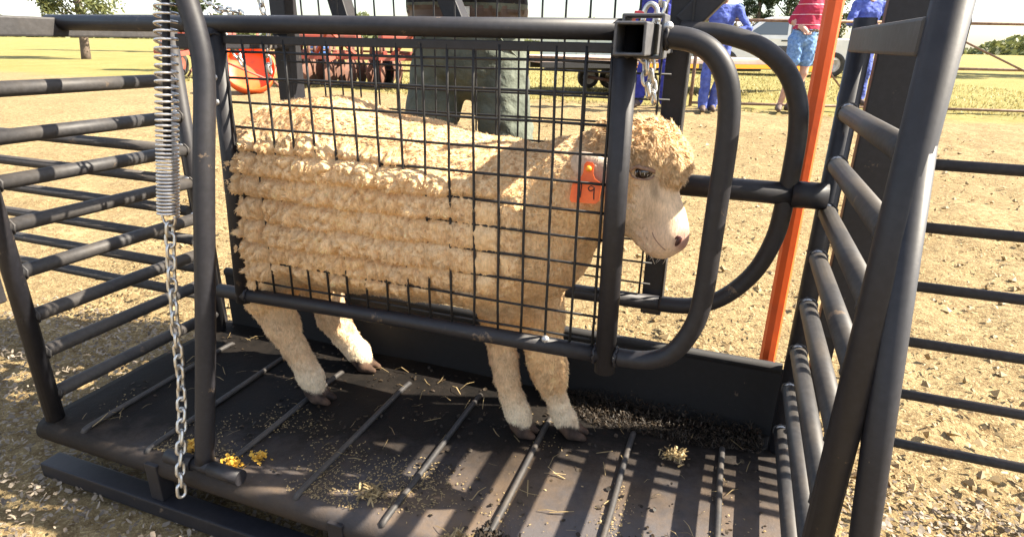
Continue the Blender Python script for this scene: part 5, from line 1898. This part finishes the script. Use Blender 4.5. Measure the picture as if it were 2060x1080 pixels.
# ------------------------------------------------------------------ trees
def tree(loc, H, crown, kind, label, seed, trunk=0.12, n=1, name='tree', lean=0.0):
    rr = random.Random(seed)
    rg = np.random.default_rng(seed)
    e = empty(name, loc)
    tag(e, label, 'tree', 'trees round the paddock')
    top = Vector((lean * H, 0, H * 0.86))
    m = MB()
    path = [Vector((0, 0, -0.1)), Vector((0.02 * H, 0.01 * H, H * 0.3)), Vector((lean * H * 0.5 - 0.01 * H, 0, H * 0.6)), top]
    pp = catmull(path, 4)
    m.tube(pp, [trunk * (1 - 0.85 * i / (len(pp) - 1)) for i in range(len(pp))], 9)
    o = m.build('trunk', M['bark']); o.parent = e
    cents, rads = [], []
    m = MB()
    nl = crown['limbs']
    for k in range(nl):
        t = crown['z0'] + (1 - crown['z0']) * (k + rr.random()) / nl
        a = rr.uniform(0, 2 * math.pi)
        prof = crown['prof'](t)
        b = Vector((lean * H * t, 0, H * t * 0.86))
        out = Vector((math.cos(a), math.sin(a), crown['up'])) * prof * H * rr.uniform(0.55, 1.0)
        tip = b + out
        m.tube([b, b.lerp(tip, 0.5) + Vector((0, 0, rr.uniform(-.02, .03) * H)), tip], [trunk * 0.28 * (1.2 - t), trunk * 0.16, trunk * 0.05], 5)
        for q in range(crown['sub']):
            u = rr.uniform(0.45, 1.08)
            cents.append(b.lerp(tip, u) + Vector((rr.gauss(0, 1), rr.gauss(0, 1), rr.gauss(0, 0.7))) * H * 0.025)
            rads.append(H * crown['clump'] * rr.uniform(0.6, 1.25))
    o = m.build('limb', M['bark']); o.parent = e
    cents, rads = np.array([list(c) for c in cents]), np.array(rads)
    nl = crown['leaves']
    ci = rg.integers(0, len(cents), nl)
    d = rg.normal(0, 1, (nl, 3))
    d /= np.linalg.norm(d, axis=1, keepdims=True)
    Cn = cents[ci] + d * (rads[ci] * rg.random(nl) ** 0.45)[:, None] * np.array([1, 1, 0.7])
    sz = H * crown['leaf'] * rg.uniform(0.5, 1.4, nl)
    a1 = rg.normal(0, 1, (nl, 3)); a1 /= np.linalg.norm(a1, axis=1, keepdims=True)
    a2 = np.cross(a1, rg.normal(0, 1, (nl, 3))); a2 /= np.linalg.norm(a2, axis=1, keepdims=True)
    a1, a2 = a1 * sz[:, None], a2 * sz[:, None] * crown.get('asp', 0.5)
    V = np.stack([Cn - a1, Cn - a2, Cn + a1, Cn + a2], 1).reshape(-1, 3)
    me = fast_mesh('crown', V, np.arange(nl * 4).reshape(nl, 4), False, 4)
    o = obj('crown', me, M[kind]); o.parent = e
    return e
PINE = dict(limbs=34, z0=0.06, prof=lambda t: 0.20 * (1.06 - t) + 0.02, up=0.15, sub=5, clump=0.035, leaves=16000, leaf=0.013, asp=0.25)
GUM = dict(limbs=22, z0=0.14, prof=lambda t: 0.26 * math.sin(math.pi * min(1, max(0.1, t))) + 0.06, up=0.7, sub=7, clump=0.065, leaves=15000, leaf=0.012, asp=0.42)
BUSH = dict(limbs=14, z0=0.1, prof=lambda t: 0.42, up=0.5, sub=6, clump=0.10, leaves=4500, leaf=0.020, asp=0.45)
WISP = dict(limbs=30, z0=0.15, prof=lambda t: 0.30 * (1.1 - t) + 0.05, up=1.2, sub=2, clump=0.03, leaves=500, leaf=0.012, asp=0.3)
tree((1.2, 32, 0.03), 6.2, PINE, 'leaf_pine', 'narrow dark conifer standing left of the striped shirt man', 4, 0.14)
tree((2.5, 33, 0.03), 6.5, GUM, 'leaf_pine', 'dense dark gum tree directly behind the striped shirt man', 5, 0.15)
tree((4.3, 31, 0.03), 6.0, GUM, 'leaf_gum', 'olive gum tree behind the orange pole', 6, 0.15)
tree((-1.3, 30, 0.03), 4.2, GUM, 'leaf_gum', 'yellow green tree behind the leaning man\'s shoulder', 8, 0.11)
tree((0.2, 40, 0.03), 3.0, BUSH, 'leaf_dry', 'small bushy tree beside the brick outbuilding', 9, 0.10)
tree((-12.2, 11.5, 0.03), 2.3, GUM, 'leaf_gum', 'small tree tip showing beside the left stay post', 10, 0.07)
tree((-5.6, 12.6, 0.03), 2.2, WISP, 'leaf_dry', 'small bare twiggy tree behind the disc harrow', 11, 0.03, name='bare_tree')
tree((12.5, 27, 0.03), 9.0, GUM, 'leaf_gum', 'broad gum tree at the right of the paddock', 12, 0.18)
tree((18.5, 30, 0.03), 11.0, PINE, 'leaf_pine', 'tall pine at the right edge of the paddock', 13, 0.2)
tree((9.5, 44, 0.03), 9.0, GUM, 'leaf_pine', 'dark gum tree far behind the right race panel', 14, 0.18)
tree((-21, 15, 0.03), 6.5, GUM, 'leaf_gum', 'broad gum tree beyond the left end of the fence', 15, 0.16)
tree((-27, 25, 0.03), 9, PINE, 'leaf_pine', 'pine at the far left of the paddock', 16, 0.18)

# a far belt of trees along the horizon, one mass
def belt():
    rg = np.random.default_rng(44)
    Vs = []
    n = 60000
    a = rg.uniform(-1.25, 1.15, n)
    dist = rg.uniform(150, 220, n)
    hmax = 3.0 + 3.0 * (vnoise(np.stack([a * 9, 0 * a, 0 * a], 1), 1.0, 3) + 0.9 * vnoise(np.stack([a * 40, 0 * a, 0 * a], 1), 1.0, 5))
    hmax = np.clip(hmax, 0.6, 9)
    C_ = np.stack([dist * np.sin(a), dist * np.cos(a), rg.random(n) ** 0.8 * hmax], 1)
    s_ = rg.uniform(0.4, 1.0, n)
    d1 = rg.normal(0, 1, (n, 3)); d1 /= np.linalg.norm(d1, axis=1, keepdims=True)
    d2 = np.cross(d1, rg.normal(0, 1, (n, 3))); d2 /= np.linalg.norm(d2, axis=1, keepdims=True)
    V = np.stack([C_ - d1 * s_[:, None], C_ - d2 * s_[:, None] * .6, C_ + d1 * s_[:, None], C_ + d2 * s_[:, None] * .6], 1).reshape(-1, 3)
    o = obj('tree_belt', fast_mesh('tree_belt', V, np.arange(n * 4).reshape(n, 4), False, 4), M['leaf_gum'])
    tag(o, 'low hazy belt of trees along the horizon', 'trees', kind='stuff')
belt()

# ------------------------------------------------------------------ litter on the crate floor
def floor_litter():
    rg = np.random.default_rng(77)
    # dust-fine straw, thick in the sunny near half and along the ridges
    n = 24000
    X = rg.uniform(XL + 0.02, XR - 0.02, n)
    Y = -0.225 + 0.52 * rg.random(n) ** 1.35
    P_ = np.stack([X, Y, np.zeros(n)], 1)
    dk = np.abs(((X - 0.252 + 0.10175) % 0.2035) - 0.10175)
    k = (fbm(P_, 9, 3, 2) + 0.9 * np.exp(-dk / 0.02) + 0.5 * sst(0.0, -0.2, Y) - 1.3 * sst(-0.02, -0.25, X) - 0.35 * sst(0.85, 1.0, X) - 0.9 * sst(-0.06, 0.1, Y) + rg.normal(0, 0.45, n)) > 0.70
    P_ = P_[k]
    P_[:, 2] = 0.0025
    o = flakes('floor_straw', P_, 0.0042, M['straw'], 0.12, (0.2, 0.7), seed=31, lift=0.2)
    tag(o, 'fine chopped straw and dust strewn over the crate floor', 'straw', kind='stuff')
    n = 130
    P_ = np.stack([rg.uniform(XL + 0.05, XR - 0.05, n), rg.uniform(-0.22, 0.30, n), np.full(n, 0.004)], 1)
    o = flakes('straw_stalk', P_, 0.034, M['straw'], 0.10, (0.03, 0.07), seed=32, lift=0.1)
    tag(o, 'loose straw stalks lying on the crate floor', 'straw', kind='stuff')
    # dark litter swept up against the kick board
    n = 5500
    X = rg.uniform(0.62, XR - 0.03, n)
    t = rg.random(n)
    hump = 0.5 + 0.5 * vnoise(np.stack([X, 0 * X, 0 * X], 1), 9, 5)
    Y = 0.348 - 0.085 * t * (0.35 + hump)
    Z = 0.003 + 0.038 * hump * (1 - t) ** 1.3 * rg.random(n)
    o = flakes('dark_litter', np.stack([X, Y, Z], 1), 0.0080, M['dung'], 0.55, (0.06, 0.35), seed=33)
    tag(o, 'dark trodden litter heaped along the kick board', 'litter', kind='stuff')
    n = 1300
    P_ = np.stack([rg.uniform(XL + 0.03, XR - 0.03, n), rg.uniform(-0.20, 0.33, n), np.full(n, 0.002)], 1)
    P_ = P_[(fbm(P_, 8, 3, 8) + rg.normal(0, 0.4, n)) > 0.1]
    o = flakes('dark_crumb', P_, 0.008, M['dung'], 0.25, (0.4, 1.0), seed=34)
    tag(o, 'dark crumbs of dried dung scattered over the crate floor', 'litter', kind='stuff')

def clump(loc, rad, mat, label, seed, n=120, size=0.009):
    rg = np.random.default_rng(seed)
    d = rg.normal(0, 1, (n, 3)) * np.array([1, 0.8, 0.42]) * rad * 0.55
    d[:, 2] = np.abs(d[:, 2])
    V, F = [], []
    for k in range(n):
        s_ = size * rg.uniform(0.4, 1.2)
        q = rg.normal(0, 1, (6, 3)) * 0.25 + np.array([[1, 0, 0], [-1, 0, 0], [0, 1, 0], [0, -1, 0], [0, 0, 1], [0, 0, -1]])
        b = len(V)
        V += [tuple(d[k] + v * s_ + np.array([0, 0, s_ * 0.5])) for v in q]
        F += [(b + i, b + j, b + l) for i, j, l in ((0, 2, 4), (2, 1, 4), (1, 3, 4), (3, 0, 4), (2, 0, 5), (1, 2, 5), (3, 1, 5), (0, 3, 5))]
    if mat != 'dung':
        o = flakes('feed_clump', d * 0.9, 0.011 if mat == 'straw' else 0.0075, M[mat], 0.45, (0.10, 0.4) if mat == 'straw' else (0.5, 1.0), seed=seed, lift=0.4)
    else:
        m = MB()
        m.add(V, F)
        o = m.build('feed_clump', M[mat])
    o.location = loc
    tag(o, label, 'clump', 'crumbly clumps on the crate floor')
floor_litter()
clump((-0.060, -0.190, 0.003), 0.030, 'yellowclump', 'bright yellow crumbly clump left of the stay post foot', 1, 120, 0.0045)
clump((0.062, -0.205, 0.003), 0.026, 'yellowclump', 'bright yellow crumbly clump right of the stay post foot', 2, 110, 0.0045)
clump((0.098, -0.165, 0.003), 0.020, 'yellowclump', 'small yellow crumb beside the first floor ridge', 3, 60, 0.005)
clump((0.395, -0.175, 0.003), 0.030, 'straw', 'straw coloured clump in the sun between the left ridges', 5, 150, 0.0045)
clump((0.965, 0.178, 0.003), 0.026, 'straw', 'straw coloured clump by the far end of the right ridges', 6, 150, 0.0045)
clump((0.665, -0.205, 0.003), 0.030, 'dung', 'brown dung clump near the front edge of the floor', 8, 150, 0.006)
clump((0.610, -0.225, 0.003), 0.026, 'straw', 'tan clump beside the brown dung near the front edge', 9, 130, 0.0045)

bpy.context.view_layer.update()
